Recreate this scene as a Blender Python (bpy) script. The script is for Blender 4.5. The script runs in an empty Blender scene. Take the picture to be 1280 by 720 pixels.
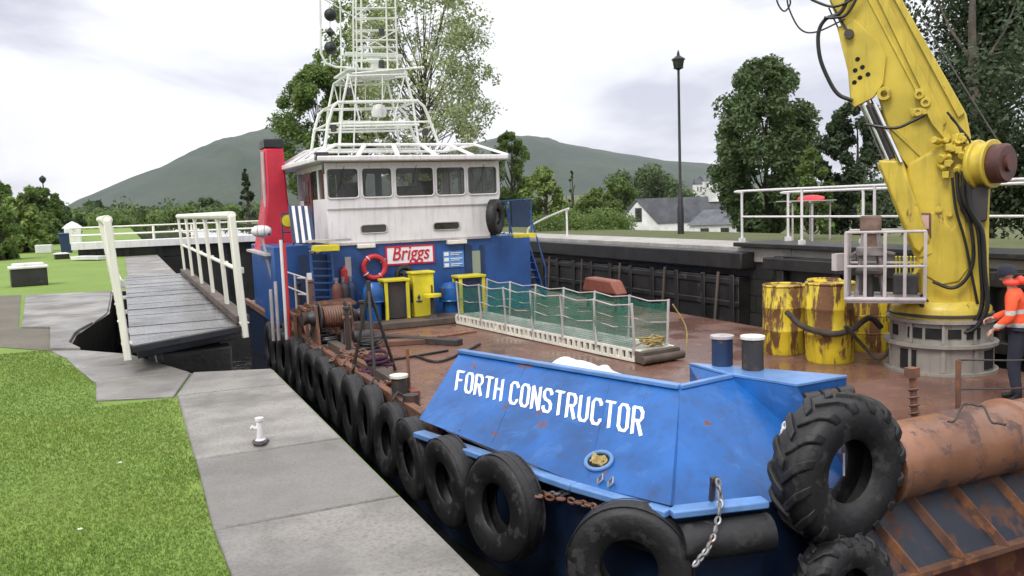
import bpy, bmesh, math, random
import numpy as np
from mathutils import Vector, Matrix
random.seed(7); rng = np.random.default_rng(7)
R = math.radians
sc = bpy.context.scene
# ------------------------------------------------------------------ camera
CAM_H = 1.55; F = 1050.0
_d = np.array([150-640, 272-360, F]); _d /= np.linalg.norm(_d)
_h = np.array([math.cos(R(2.0)), -math.sin(R(2.0)), 0])
_u = -np.cross(_d, _h); _u /= np.linalg.norm(_u)
if _u[1] > 0: _u = -_u
_r = np.cross(_d, _u)
if _r[0] < 0: _r = -_r
RM = np.stack([_r, _d, _u])            # rows: world x, y (along the canal), z
cam = bpy.data.cameras.new('camera'); cam.sensor_width = 36; cam.lens = 36*F/1280
cam.clip_start = .05; cam.clip_end = 20000
co = bpy.data.objects.new('camera', cam); sc.collection.objects.link(co)
M4 = Matrix([[RM[i][0], -RM[i][1], -RM[i][2], 0] for i in range(3)]+[[0,0,0,1]])
M4[2][3] = CAM_H
co.matrix_world = M4
sc.camera = co
# ------------------------------------------------------------------ light
SUN_EL, SUN_AZ = 52, 235              # azimuth clockwise from +Y
sc.view_settings.view_transform = 'Standard'; sc.view_settings.look = 'None'
sc.view_settings.exposure = 0.75; sc.view_settings.gamma = 1.0
w = bpy.data.worlds.new('World'); sc.world = w; w.use_nodes = True
nt = w.node_tree; N = nt.nodes; L = nt.links
bg = N['Background']; bg.inputs['Strength'].default_value = 0.1
sky = N.new('ShaderNodeTexSky'); sky.sky_type = 'NISHITA'; sky.sun_disc = False
sky.sun_elevation = R(SUN_EL); sky.sun_rotation = R(SUN_AZ)
tc = N.new('ShaderNodeTexCoord'); sep = N.new('ShaderNodeSeparateXYZ'); L.new(tc.outputs['Generated'], sep.inputs[0])
mp = N.new('ShaderNodeMapping'); mp.inputs['Location'].default_value = (.55, .2, 0); mp.inputs['Scale'].default_value = (1.0, 1.0, 3.2); L.new(tc.outputs['Generated'], mp.inputs['Vector'])
cn = N.new('ShaderNodeTexNoise'); cn.inputs['Scale'].default_value = 2.3; cn.inputs['Detail'].default_value = 7; cn.inputs['Roughness'].default_value = .52
cn.inputs['Distortion'].default_value = .35; L.new(mp.outputs[0], cn.inputs['Vector'])
cr = N.new('ShaderNodeValToRGB'); L.new(cn.outputs['Fac'], cr.inputs['Fac'])
cr.color_ramp.elements[0].position = .38; cr.color_ramp.elements[0].color = (.475, .47, .55, 1)
cr.color_ramp.elements[1].position = .60; cr.color_ramp.elements[1].color = (.88, .88, .89, 1)
e = cr.color_ramp.elements.new(.47); e.color = (.72, .72, .76, 1)
# an overcast sky is about three times brighter overhead than at the horizon
mr = N.new('ShaderNodeMapRange'); L.new(sep.outputs['Z'], mr.inputs['Value'])
mr.inputs['From Min'].default_value = 0.2; mr.inputs['From Max'].default_value = 1; mr.inputs['To Min'].default_value = 8.9; mr.inputs['To Max'].default_value = 14
vm = N.new('ShaderNodeVectorMath'); vm.operation = 'SCALE'; L.new(cr.outputs[0], vm.inputs[0]); L.new(mr.outputs[0], vm.inputs['Scale'])
mx = N.new('ShaderNodeMixRGB'); mx.inputs[0].default_value = .93; L.new(sky.outputs[0], mx.inputs[1]); L.new(vm.outputs[0], mx.inputs[2])
L.new(mx.outputs[0], bg.inputs['Color'])
sl = bpy.data.lights.new('sun', 'SUN'); sl.energy = 1.3; sl.angle = R(22); sl.color = (1, .97, .92)
so = bpy.data.objects.new('sun', sl); sc.collection.objects.link(so)
sd = Vector((math.sin(R(SUN_AZ))*math.cos(R(SUN_EL)), math.cos(R(SUN_AZ))*math.cos(R(SUN_EL)), math.sin(R(SUN_EL))))
so.rotation_euler = sd.to_track_quat('Z', 'Y').to_euler()
so.location = (0, 0, 40)
HAZE = 0.00006
cy = sc.cycles; cy.max_bounces = 6; cy.diffuse_bounces = 3; cy.glossy_bounces = 3; cy.transparent_max_bounces = 10; cy.volume_bounces = 0
cy.use_denoising = True; cy.use_adaptive_sampling = True; cy.adaptive_threshold = .02; cy.caustics_reflective = False; cy.caustics_refractive = False

# ------------------------------------------------------------------ surveying: sight lines from the camera onto real planes
def ray(px, py): return RM @ np.array([px-640, py-360, F])
def G(px, py, z):
    v = ray(px, py); return Vector(np.array([0, 0, CAM_H])+(z-CAM_H)/v[2]*v)
def SX(px, py, x):
    v = ray(px, py); return Vector(np.array([0, 0, CAM_H])+x/v[0]*v)
def SY(px, py, y):
    v = ray(px, py); return Vector(np.array([0, 0, CAM_H])+y/v[1]*v)
def SP(px, py, p0, n):
    v = ray(px, py); o = np.array([0, 0, CAM_H]); p0 = np.array(p0); n = np.array(n)
    return Vector(o+np.dot(p0-o, n)/np.dot(v, n)*v)
def SD(px, py, dist):                 # at a horizontal distance
    v = ray(px, py); return Vector(np.array([0, 0, CAM_H])+dist/math.hypot(v[0], v[1])*v)
def V(*a): return Vector(a)

# ------------------------------------------------------------------ materials
MATS = {}
def nodes(name):
    m = bpy.data.materials.new(name); m.use_nodes = True
    return m, m.node_tree.nodes, m.node_tree.links, m.node_tree.nodes['Principled BSDF']
def noise(N, L, vec, scale, detail=4, rough=.55, dist=0):
    n = N.new('ShaderNodeTexNoise'); n.inputs['Scale'].default_value = scale; n.inputs['Detail'].default_value = detail
    n.inputs['Roughness'].default_value = rough; n.inputs['Distortion'].default_value = dist
    if vec is not None: L.new(vec, n.inputs['Vector'])
    return n.outputs['Fac']
def ramp(N, L, fac, stops):
    r = N.new('ShaderNodeValToRGB'); L.new(fac, r.inputs['Fac']); el = r.color_ramp.elements
    while len(el) < len(stops): el.new(.5)
    for e, (p, c) in zip(el, stops):
        e.position = p; e.color = (c, c, c, 1) if not hasattr(c, '__len__') else (*c, 1)
    return r.outputs[0]
def mix(N, L, fac, a, b, mode='MIX'):
    m = N.new('ShaderNodeMixRGB'); m.blend_type = mode
    for s, v in zip(m.inputs, (fac, a, b)):
        if isinstance(v, bpy.types.NodeSocket): L.new(v, s)
        elif hasattr(v, '__len__'): s.default_value = (*v, 1)
        else: s.default_value = v
    return m.outputs[0]
def paint(name, base, rough=.45, rust=0.0, rustcol=(.16, .06, .025), dirt=.35, vary=.18, scale=1.0, metal=0, bump=.15, streak=True, wet=0, dent=0, rstretch=1.0, scuff=None):
    if name in MATS: return MATS[name]
    m, N, L, b = nodes(name)
    g = N.new('ShaderNodeNewGeometry'); pos = g.outputs['Position']
    dark = tuple(c*(1-vary) for c in base); lite = tuple(min(1, c*(1+vary)) for c in base)
    col = mix(N, L, ramp(N, L, noise(N, L, pos, 1.7*scale, 5), [(.35, 0), (.65, 1)]), dark, lite)
    # grime that runs downward
    mpg = N.new('ShaderNodeMapping'); mpg.inputs['Scale'].default_value = (9*scale, 9*scale, .9*scale if streak else 9*scale); L.new(pos, mpg.inputs[0])
    gr = ramp(N, L, noise(N, L, mpg.outputs[0], 1.0, 5, .62), [(.50, 0), (.78, dirt)])
    col = mix(N, L, gr, col, tuple(c*.25+.015 for c in base))
    rg = None
    if scuff: col = mix(N, L, ramp(N, L, noise(N, L, pos, 2.4, 10, .75, .6), [(.56, 0), (.60, .55)]), col, scuff)
    if rust > 0:
        th = .72-.42*rust
        rmp = N.new('ShaderNodeMapping'); rmp.inputs['Scale'].default_value = (1, 1, rstretch); L.new(pos, rmp.inputs[0])
        n1 = noise(N, L, rmp.outputs[0], 3.2*scale, 9, .68, .25)
        rm = ramp(N, L, n1, [(th, 0), (th+.05, 1)])
        rc = mix(N, L, noise(N, L, pos, 22*scale, 4), tuple(c*.55 for c in rustcol), tuple(c*1.5 for c in rustcol))
        col = mix(N, L, rm, col, rc)
        rg = ramp(N, L, rm, [(0, rough), (1, .85)])
    L.new(col, b.inputs['Base Color'])
    if rg is not None: L.new(rg, b.inputs['Roughness'])
    else:
        L.new(ramp(N, L, noise(N, L, pos, 6*scale, 4), [(.3, max(.05, rough-.1)), (.7, min(1, rough+.15))]), b.inputs['Roughness'])
    b.inputs['Metallic'].default_value = metal
    if bump:
        bp = N.new('ShaderNodeBump'); bp.inputs['Strength'].default_value = bump; bp.inputs['Distance'].default_value = .01
        L.new(noise(N, L, pos, 14*scale, 6, .6), bp.inputs['Height']); L.new(bp.outputs[0], b.inputs['Normal'])
        if dent:
            b2 = N.new('ShaderNodeBump'); b2.inputs['Strength'].default_value = dent; b2.inputs['Distance'].default_value = .06
            L.new(noise(N, L, pos, 1.9, 2, .4), b2.inputs['Height']); L.new(b2.outputs[0], bp.inputs['Normal'])
    MATS[name] = m; return m
blue = paint('blue_paint', (.007, .092, .32), .30, rust=.24, dirt=.6, vary=.25, scale=.8, bump=.15, dent=.5, rstretch=.35, scuff=(.03, .14, .40))
hullshade = paint('hull_blue_shaded', (.005, .018, .055), .5, rust=.22, rustcol=(.03, .02, .015), dirt=.7, vary=.35, scale=1.2, bump=.3)  # hull blue darkened for the lock wall's shade, plus black fender scuffs
blue2 = paint('house_blue', (.022, .085, .27), .42, rust=.08, dirt=.4)
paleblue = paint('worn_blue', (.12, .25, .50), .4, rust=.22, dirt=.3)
bluesheen = paint('blue_top_sheen', (.13, .27, .55), .2, rust=.1, dirt=.2)  # blue lightened in the colour for sky reflection on the box top
darkblue = paint('dark_blue', (.018, .04, .10), .5, rust=.2)
white = paint('white_paint', (.74, .72, .72), .45, dirt=.4, vary=.06, rust=.13, rstretch=.2, dent=.3)
cream = paint('cream_paint', (.78, .76, .66), .45, dirt=.38, vary=.06, rust=.05)
mastw = paint('mast_white', (.72, .74, .68), .5, dirt=.35, vary=.06, rust=.08)
greyw = paint('cage_grey', (.46, .42, .41), .5, dirt=.4, rust=.15)
basegrey = paint('pedestal_grey', (.27, .25, .22), .6, dirt=.6, rust=.12)
yellow = paint('crane_yellow', (.57, .43, .05), .38, dent=.3, rstretch=.4, rust=.22, rustcol=(.17, .09, .035), dirt=.5, vary=.14, bump=.1)
yellow2 = paint('drum_yellow', (.66, .50, .03), .5, rust=.56, rstretch=.28, rustcol=(.15, .07, .03), dirt=.9, vary=.2, scale=1.3)
yellow3 = paint('bright_yellow', (.70, .60, .03), .45, rust=.05)
red = paint('funnel_red', (.50, .012, .035), .4, dirt=.3)
redring = paint('ring_red', (.55, .035, .045), .5)
black = paint('black_paint', (.012, .012, .014), .45)
rubber = paint('tyre_rubber', (.013, .0125, .0135), .55, rust=.42, rustcol=(.035, .034, .033), dirt=.3, vary=.3, bump=.6, scale=1.6, streak=False)
holeblack = paint('opening_black', (.006, .006, .006), .8)  # near-black painted for the shade inside openings; also eye pupils
rusty = paint('rusty_steel', (.15, .075, .05), .55, rust=.45, rustcol=(.22, .09, .04), dirt=.5, vary=.3, bump=.5)
pipeR = paint('rusty_roller', (.245, .115, .065), .36, rust=.46, rustcol=(.11, .065, .055), dirt=.55, vary=.25, scale=.8, bump=.4)
darksteel = paint('dark_steel', (.045, .04, .04), .5, rust=.35, rustcol=(.10, .05, .03))
timber = paint('old_timber', (.10, .075, .06), .7, dirt=.6, vary=.35, bump=.6)
hullred = paint('antifoul_red', (.11, .032, .024), .55, rust=.4, dirt=.5)
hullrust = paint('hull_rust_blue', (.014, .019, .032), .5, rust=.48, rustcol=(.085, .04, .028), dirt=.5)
chainm = paint('chain_steel', (.30, .29, .29), .4, rust=.35, metal=.5)
chainr = paint('chain_rust', (.20, .10, .075), .6, rust=.5)
blackwood = paint('wet_black_timber', (.022, .021, .020), .42, dirt=.5, vary=.4, bump=.8, rust=.25, rustcol=(.06, .055, .05))
concrete = paint('pale_coping', (.36, .34, .31), .5, dirt=.5, vary=.15, rust=.15, rustcol=(.17, .16, .14), streak=False)
chrome = paint('chrome_rod', (.75, .75, .82), .12, metal=1, dirt=.1, bump=0)
hose = paint('hose_black', (.01, .01, .011), .4)
hivis = paint('hivis_orange', (.85, .085, .045), .7, dirt=.1, vary=.12, streak=False)
navy = paint('navy_cloth', (.018, .02, .035), .85, dirt=.2, streak=False)
skin = paint('skin', (.55, .32, .24), .5, dirt=0, vary=.05, bump=0)
greycloth = paint('grey_cloth', (.22, .20, .19), .85, dirt=.5, vary=.35, scale=3, streak=False)
khaki = paint('camo_cloth', (.20, .17, .13), .85, dirt=.5, vary=.5, scale=4, streak=False)
brown = paint('brown_door', (.12, .028, .025), .4)
slate = paint('slate', (.105, .11, .125), .6, vary=.25, scale=.5, dirt=.3)
render_w = paint('white_render', (.72, .72, .70), .7, dirt=.25, scale=.3)
bark = paint('bark', (.085, .07, .055), .9, vary=.4, bump=.8, scale=2)
orange_m = paint('orange_tarp', (.22, .07, .045), .6)
ropem = paint('rope', (.36, .27, .10), .9, vary=.3, scale=8, streak=False)
purple = paint('purple_rope', (.065, .022, .045), .9, vary=.4, scale=6, streak=False)
silver = paint('reflective_tape', (.6, .6, .55), .4, dirt=.1)
tarp = paint('white_tarp', (.75, .77, .80), .5, dirt=.15, vary=.05)
def simple(name, col, rough=.3, metal=0, alpha=1):
    m, N, L, b = nodes(name); b.inputs['Base Color'].default_value = (*col, 1); b.inputs['Roughness'].default_value = rough
    b.inputs['Metallic'].default_value = metal; b.inputs['Alpha'].default_value = alpha; MATS[name] = m; return m
glass = paint('window_glass', (.035, .038, .036), .07, dirt=0, vary=.6, bump=0)
glass.node_tree.nodes['Principled BSDF'].inputs['Specular IOR Level'].default_value = .8
clear = simple('clear_pane', (.06, .065, .06), .04, alpha=.38)
def m_hivis():
    m, N, L, b = nodes('hivis_banded'); t_ = N.new('ShaderNodeTexCoord'); s_ = N.new('ShaderNodeSeparateXYZ'); L.new(t_.outputs['Object'], s_.inputs[0])
    r_ = N.new('ShaderNodeValToRGB'); mr_ = N.new('ShaderNodeMapRange'); mr_.inputs['From Min'].default_value = .8; mr_.inputs['From Max'].default_value = 1.6; L.new(s_.outputs['Z'], mr_.inputs['Value']); L.new(mr_.outputs[0], r_.inputs['Fac'])
    r_.color_ramp.interpolation = 'CONSTANT'; el = r_.color_ramp.elements; el[0].position = 0; el[0].color = (.9, .10, .03, 1); el[1].position = .24; el[1].color = (.5, .5, .46, 1)
    for p_, c_ in ((.31, (.9, .10, .03, 1)), (.46, (.5, .5, .46, 1)), (.53, (.9, .10, .03, 1))): e_ = el.new(p_); e_.color = c_
    L.new(r_.outputs[0], b.inputs['Base Color']); b.inputs['Roughness'].default_value = .75
    bp = N.new('ShaderNodeBump'); bp.inputs['Strength'].default_value = .7; bp.inputs['Distance'].default_value = .03; L.new(noise(N, L, t_.outputs['Object'], 9, 4, .5, .8), bp.inputs['Height']); L.new(bp.outputs[0], b.inputs['Normal'])
    return m
hivis_b = m_hivis()
textw = simple('lettering_white', (.85, .86, .85), .4)
textred = simple('lettering_red', (.55, .015, .05), .4)
greenpane = simple('pale_green_pane', (.30, .36, .26), .4)

def m_net():
    m, N, L, b = nodes('green_net'); g = N.new('ShaderNodeNewGeometry')
    b.inputs['Base Color'].default_value = (.02, .15, .10, 1); b.inputs['Roughness'].default_value = .6
    w1 = N.new('ShaderNodeTexWave'); w1.bands_direction = 'Z'; w1.inputs['Scale'].default_value = 9; L.new(g.outputs['Position'], w1.inputs[0])
    w2 = N.new('ShaderNodeTexWave'); w2.bands_direction = 'Y'; w2.inputs['Scale'].default_value = 9; L.new(g.outputs['Position'], w2.inputs[0])
    mxx = mix(N, L, 1.0, w1.outputs['Color'], w2.outputs['Color'], 'LIGHTEN')
    cl = ramp(N, L, noise(N, L, g.outputs['Position'], 2.2, 3), [(.4, .02), (.62, .2)])
    f = ramp(N, L, mxx, [(.55, .10), (.95, .62)])
    L.new(mix(N, L, 1.0, f, cl, 'ADD'), b.inputs['Alpha'])
    return m
net_m = m_net()

def m_ground(name, c1, c2, c3, s=1.0, bump=.4, rough=.9, east=None):
    m, N, L, b = nodes(name); g = N.new('ShaderNodeNewGeometry'); p = g.outputs['Position']
    col = mix(N, L, ramp(N, L, noise(N, L, p, .55*s, 5), [(.35, 0), (.65, 1)]), c1, c2)
    col = mix(N, L, ramp(N, L, noise(N, L, p, 9*s, 6, .7), [(.45, 0), (.75, .8)]), col, c3)
    if east:
        sx = N.new('ShaderNodeSeparateXYZ'); L.new(p, sx.inputs[0]); gt = N.new('ShaderNodeMath'); gt.operation = 'GREATER_THAN'; gt.inputs[1].default_value = 8; L.new(sx.outputs[0], gt.inputs[0])
        col = mix(N, L, gt.outputs[0], col, mix(N, L, noise(N, L, p, .9, 5), east, tuple(c*.55 for c in east)))
    L.new(col, b.inputs['Base Color']); b.inputs['Roughness'].default_value = rough
    bp = N.new('ShaderNodeBump'); bp.inputs['Strength'].default_value = bump; bp.inputs['Distance'].default_value = .03
    L.new(noise(N, L, p, 30*s, 6, .7), bp.inputs['Height']); L.new(bp.outputs[0], b.inputs['Normal'])
    return m
grass_m = m_ground('grass_ground', (.155, .24, .036), (.19, .28, .048), (.13, .21, .032), east=(.12, .135, .045))
hill_m = m_ground('hill_cover', (.020, .042, .028), (.050, .070, .040), (.010, .022, .016), s=.008, bump=.0)

def m_slab():
    m, N, L, b = nodes('paving'); g = N.new('ShaderNodeNewGeometry'); p = g.outputs['Position']
    rnd = g.outputs['Random Per Island']
    base = ramp(N, L, rnd, [(0, (.19, .178, .165)), (1, (.32, .30, .265))])
    col = mix(N, L, ramp(N, L, noise(N, L, p, 1.6, 6, .6), [(.40, 0), (.60, 1)]), base, (.155, .145, .13))
    col = mix(N, L, ramp(N, L, noise(N, L, p, .8, 9, .72, .4), [(.55, 0), (.60, .45)]), col, (.085, .08, .07))
    col = mix(N, L, ramp(N, L, noise(N, L, p, 48, 5, .8), [(.46, 0), (.66, .75)]), col, (.085, .078, .07))
    vo = N.new('ShaderNodeTexVoronoi'); vo.feature = 'DISTANCE_TO_EDGE'; vo.inputs['Scale'].default_value = .55; wv = N.new('ShaderNodeVectorMath'); wv.operation = 'ADD'; nn = N.new('ShaderNodeTexNoise'); nn.inputs['Scale'].default_value = 2.2; L.new(p, nn.inputs['Vector']); L.new(p, wv.inputs[0]); L.new(nn.outputs['Color'], wv.inputs[1]); L.new(wv.outputs[0], vo.inputs['Vector'])
    col = mix(N, L, ramp(N, L, vo.outputs['Distance'], [(0, .0), (.006, 0)]), col, (.04, .045, .03))
    col = mix(N, L, ramp(N, L, noise(N, L, p, 5, 8, .7), [(.62, 0), (.75, .35)]), col, (.13, .15, .08))
    L.new(col, b.inputs['Base Color'])
    L.new(ramp(N, L, noise(N, L, p, 1.1, 4), [(.36, .28), (.62, .62)]), b.inputs['Roughness'])
    bp = N.new('ShaderNodeBump'); bp.inputs['Strength'].default_value = .25; bp.inputs['Distance'].default_value = .004
    L.new(noise(N, L, p, 90, 4, .7), bp.inputs['Height']); L.new(bp.outputs[0], b.inputs['Normal'])
    return m
slab_m = m_slab()
def m_deck():
    m, N, L, b = nodes('rust_deck'); g = N.new('ShaderNodeNewGeometry'); p = g.outputs['Position']
    col = mix(N, L, ramp(N, L, noise(N, L, p, .7, 8, .62), [(.38, 0), (.62, 1)]), (.185, .092, .064), (.118, .062, .048))
    col = mix(N, L, ramp(N, L, noise(N, L, p, 3.5, 8, .7, .3), [(.55, 0), (.66, .8)]), col, (.25, .125, .085))
    col = mix(N, L, ramp(N, L, noise(N, L, p, 26, 5), [(.55, 0), (.75, .5)]), col, (.05, .03, .025))
    L.new(col, b.inputs['Base Color'])
    L.new(ramp(N, L, noise(N, L, p, .9, 5), [(.4, .16), (.62, .55)]), b.inputs['Roughness'])
    bp = N.new('ShaderNodeBump'); bp.inputs['Strength'].default_value = .2; bp.inputs['Distance'].default_value = .01
    L.new(noise(N, L, p, 12, 6, .6), bp.inputs['Height']); L.new(bp.outputs[0], b.inputs['Normal'])
    return m
deck_m = m_deck()
def m_plank():
    m, N, L, b = nodes('walkway_planks'); g = N.new('ShaderNodeNewGeometry'); p = g.outputs['Position']
    base = ramp(N, L, g.outputs['Random Per Island'], [(0, (.06, .058, .058)), (1, (.155, .15, .15))])
    mpg = N.new('ShaderNodeMapping'); mpg.inputs['Scale'].default_value = (2, 26, 10); L.new(p, mpg.inputs[0])
    col = mix(N, L, ramp(N, L, noise(N, L, mpg.outputs[0], 1.5, 6, .65), [(.4, 0), (.7, .7)]), base, (.045, .042, .042))
    L.new(col, b.inputs['Base Color'])
    L.new(ramp(N, L, noise(N, L, p, 2.2, 4), [(.4, .10), (.65, .36)]), b.inputs['Roughness'])
    bp = N.new('ShaderNodeBump'); bp.inputs['Strength'].default_value = .3; bp.inputs['Distance'].default_value = .004
    L.new(noise(N, L, mpg.outputs[0], 6, 4), bp.inputs['Height']); L.new(bp.outputs[0], b.inputs['Normal'])
    return m
plank_m = m_plank()
def m_masonry():
    m, N, L, b = nodes('wet_masonry'); tcn = N.new('ShaderNodeNewGeometry'); p = tcn.outputs['Position']
    s = N.new('ShaderNodeSeparateXYZ'); L.new(p, s.inputs[0])
    ad = N.new('ShaderNodeMath'); ad.operation = 'ADD'; L.new(s.outputs[0], ad.inputs[0]); L.new(s.outputs[1], ad.inputs[1])
    c = N.new('ShaderNodeCombineXYZ'); L.new(ad.outputs[0], c.inputs[0]); L.new(s.outputs[2], c.inputs[1])
    br = N.new('ShaderNodeTexBrick'); L.new(c.outputs[0], br.inputs['Vector']); br.inputs['Scale'].default_value = 1
    br.inputs['Brick Width'].default_value = .9; br.inputs['Row Height'].default_value = .4; br.inputs['Mortar Size'].default_value = .018
    br.inputs['Color1'].default_value = (.045, .042, .038, 1); br.inputs['Color2'].default_value = (.028, .027, .025, 1); br.inputs['Mortar'].default_value = (.008, .008, .008, 1)
    col = mix(N, L, ramp(N, L, noise(N, L, p, 4, 7, .65), [(.45, 0), (.7, .8)]), br.outputs['Color'], (.016, .019, .013))
    L.new(col, b.inputs['Base Color']); b.inputs['Roughness'].default_value = .4
    bp = N.new('ShaderNodeBump'); bp.inputs['Strength'].default_value = .6; bp.inputs['Distance'].default_value = .02
    L.new(noise(N, L, p, 9, 6), bp.inputs['Height']); L.new(bp.outputs[0], b.inputs['Normal'])
    return m
mason = m_masonry()
def m_water():
    m, N, L, b = nodes('canal_water'); g = N.new('ShaderNodeNewGeometry')
    b.inputs['Base Color'].default_value = (.012, .012, .010, 1); b.inputs['Roughness'].default_value = .06
    bp = N.new('ShaderNodeBump'); bp.inputs['Strength'].default_value = .3; bp.inputs['Distance'].default_value = .05
    L.new(noise(N, L, g.outputs['Position'], 3, 3), bp.inputs['Height']); L.new(bp.outputs[0], b.inputs['Normal'])
    return m
water_m = m_water()
def m_leaf(name, c1, c2, tr=.25):
    m, N, L, b = nodes(name); g = N.new('ShaderNodeNewGeometry')
    c = ramp(N, L, g.outputs['Random Per Island'], [(0, c1), (1, c2)])
    c = mix(N, L, ramp(N, L, noise(N, L, g.outputs['Position'], .6, 3), [(.35, .0), (.65, .45)]), c, tuple(x*.6 for x in c1))
    if name == 'grass_blades':
        c = mix(N, L, ramp(N, L, noise(N, L, g.outputs['Position'], 1.3, 7, .65), [(.5, 0), (.72, .55)]), c, (.26, .27, .07))
        c = mix(N, L, ramp(N, L, noise(N, L, g.outputs['Position'], .45, 3), [(.45, 0), (.6, .5)]), c, (.10, .19, .03))
    L.new(c, b.inputs['Base Color']); b.inputs['Roughness'].default_value = .55
    t = N.new('ShaderNodeBsdfTranslucent'); L.new(c, t.inputs['Color'])
    ms = N.new('ShaderNodeMixShader'); ms.inputs[0].default_value = tr
    L.new(b.outputs[0], ms.inputs[1]); L.new(t.outputs[0], ms.inputs[2]); L.new(ms.outputs[0], N['Material Output'].inputs['Surface'])
    return m
lf_dark = m_leaf('dark_leaves', (.075, .125, .042), (.135, .195, .068), .4)
lf_mid = m_leaf('mid_leaves', (.12, .20, .045), (.22, .30, .078), .45)
lf_light = m_leaf('light_leaves', (.15, .23, .045), (.24, .32, .08))
lf_pale = m_leaf('pale_spring_leaves', (.26, .32, .12), (.48, .52, .29))
lf_black = m_leaf('deep_leaves', (.042, .070, .030), (.085, .12, .050), .4)
lf_blade = m_leaf('grass_blades', (.165, .255, .036), (.22, .315, .058), .45)

# ------------------------------------------------------------------ mesh builder
def frame(d):
    d = Vector(d).normalized(); a = Vector((0, 0, 1)) if abs(d.z) < .9 else Vector((1, 0, 0))
    x = d.cross(a).normalized(); y = d.cross(x).normalized(); return x, y, d
class MB:
    def __init__(s): s.v = []; s.f = []
    def add(s, vs, fs):
        o = len(s.v); s.v += [tuple(p) for p in vs]; s.f += [tuple(i+o for i in f) for f in fs]; return s
    def box(s, c, size, rz=0, ax=None):
        hx, hy, hz = (t/2 for t in size)
        if ax is None: X_, Y_, Z_ = V(math.cos(rz), math.sin(rz), 0), V(-math.sin(rz), math.cos(rz), 0), V(0, 0, 1)
        else: X_, Y_, Z_ = ax
        c = Vector(c); vs = [c+X_*(i*hx)+Y_*(j*hy)+Z_*(k*hz) for k in (-1, 1) for j in (-1, 1) for i in (-1, 1)]
        return s.add(vs, [(0, 2, 3, 1), (4, 5, 7, 6), (0, 1, 5, 4), (2, 6, 7, 3), (0, 4, 6, 2), (1, 3, 7, 5)])
    def b2(s, a, b): return s.box([(x+y)/2 for x, y in zip(a, b)], [abs(x-y) for x, y in zip(a, b)])
    def beam(s, p, q, w_, h_, up=None):
        p, q = Vector(p), Vector(q); d = (q-p); l = d.length; d = d.normalized()
        u = Vector(up) if up is not None else (V(0, 0, 1) if abs(d.z) < .95 else V(0, 1, 0))
        x = d.cross(u).normalized(); z = x.cross(d).normalized()
        return s.box((p+q)/2, (w_, l, h_), ax=(x, d, z))
    def cyl(s, p, q, r, r2=None, seg=12, caps=True):
        p, q = Vector(p), Vector(q); r2 = r if r2 is None else r2; x, y, d = frame(q-p)
        vs = []
        for c, rr in ((p, r), (q, r2)):
            vs += [c+x*(rr*math.cos(2*math.pi*i/seg))+y*(rr*math.sin(2*math.pi*i/seg)) for i in range(seg)]
        fs = [(i, (i+1) % seg, seg+(i+1) % seg, seg+i) for i in range(seg)]
        if caps: fs += [tuple(range(seg))[::-1], tuple(range(seg, 2*seg))]
        return s.add(vs, fs)
    def tube(s, pts, r, seg=8, closed=False):
        pts = [Vector(p) for p in pts]; n = len(pts); vs = []; px = None
        for i, p in enumerate(pts):
            a = pts[(i-1) % n] if (closed or i) else p; b = pts[(i+1) % n] if (closed or i < n-1) else p
            d = (b-a).normalized() if (b-a).length > 1e-9 else V(0, 0, 1)
            if px is None: x, y, _ = frame(d)
            else:
                x = (px-d*px.dot(d)); x = x.normalized() if x.length > 1e-6 else frame(d)[0]; y = d.cross(x)
            px = x; rr = r[i] if hasattr(r, '__len__') else r
            vs += [p+x*(rr*math.cos(2*math.pi*k/seg))+y*(rr*math.sin(2*math.pi*k/seg)) for k in range(seg)]
        fs = []
        for i in range(n if closed else n-1):
            j = (i+1) % n
            fs += [(i*seg+k, i*seg+(k+1) % seg, j*seg+(k+1) % seg, j*seg+k) for k in range(seg)]
        if not closed: fs += [tuple(range(seg))[::-1], tuple(range((n-1)*seg, n*seg))]
        return s.add(vs, fs)
    def lathe(s, prof, o, d, seg=32, closed=False):
        o = Vector(o); x, y, d = frame(d); vs = []
        for r, h in prof:
            vs += [o+d*h+x*(r*math.cos(2*math.pi*k/seg))+y*(r*math.sin(2*math.pi*k/seg)) for k in range(seg)]
        n = len(prof); fs = []
        for i in range(n if closed else n-1):
            j = (i+1) % n
            fs += [(i*seg+k, i*seg+(k+1) % seg, j*seg+(k+1) % seg, j*seg+k) for k in range(seg)]
        return s.add(vs, fs)
    def torus(s, c, d, R_, r, seg=28, rs=10):
        return s.lathe([(R_+r*math.cos(2*math.pi*i/rs), r*math.sin(2*math.pi*i/rs)) for i in range(rs)], c, d, seg, True)
    def prism(s, poly, off):
        n = len(poly); off = Vector(off); vs = [Vector(p) for p in poly]+[Vector(p)+off for p in poly]
        return s.add(vs, [tuple(range(n)), tuple(range(n, 2*n))[::-1]]+[(i, n+i, n+(i+1) % n, (i+1) % n) for i in range(n)])
    def chain(s, pts, link=.09, r=.012):
        pts = [Vector(p) for p in pts]; k = 0
        for a, b in zip(pts, pts[1:]):
            n = max(1, int((b-a).length/(link*.72))); d = (b-a).normalized(); x, y, _ = frame(d)
            for i in range(n):
                c = a+(b-a)*((i+.5)/n); u = x if k % 2 else y; k += 1
                lp = [c+d*(link*.5*math.cos(t))+u*(link*.30*math.sin(t)) for t in [2*math.pi*j/10 for j in range(10)]]
                s.tube(lp, r, 5, True)
        return s
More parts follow.
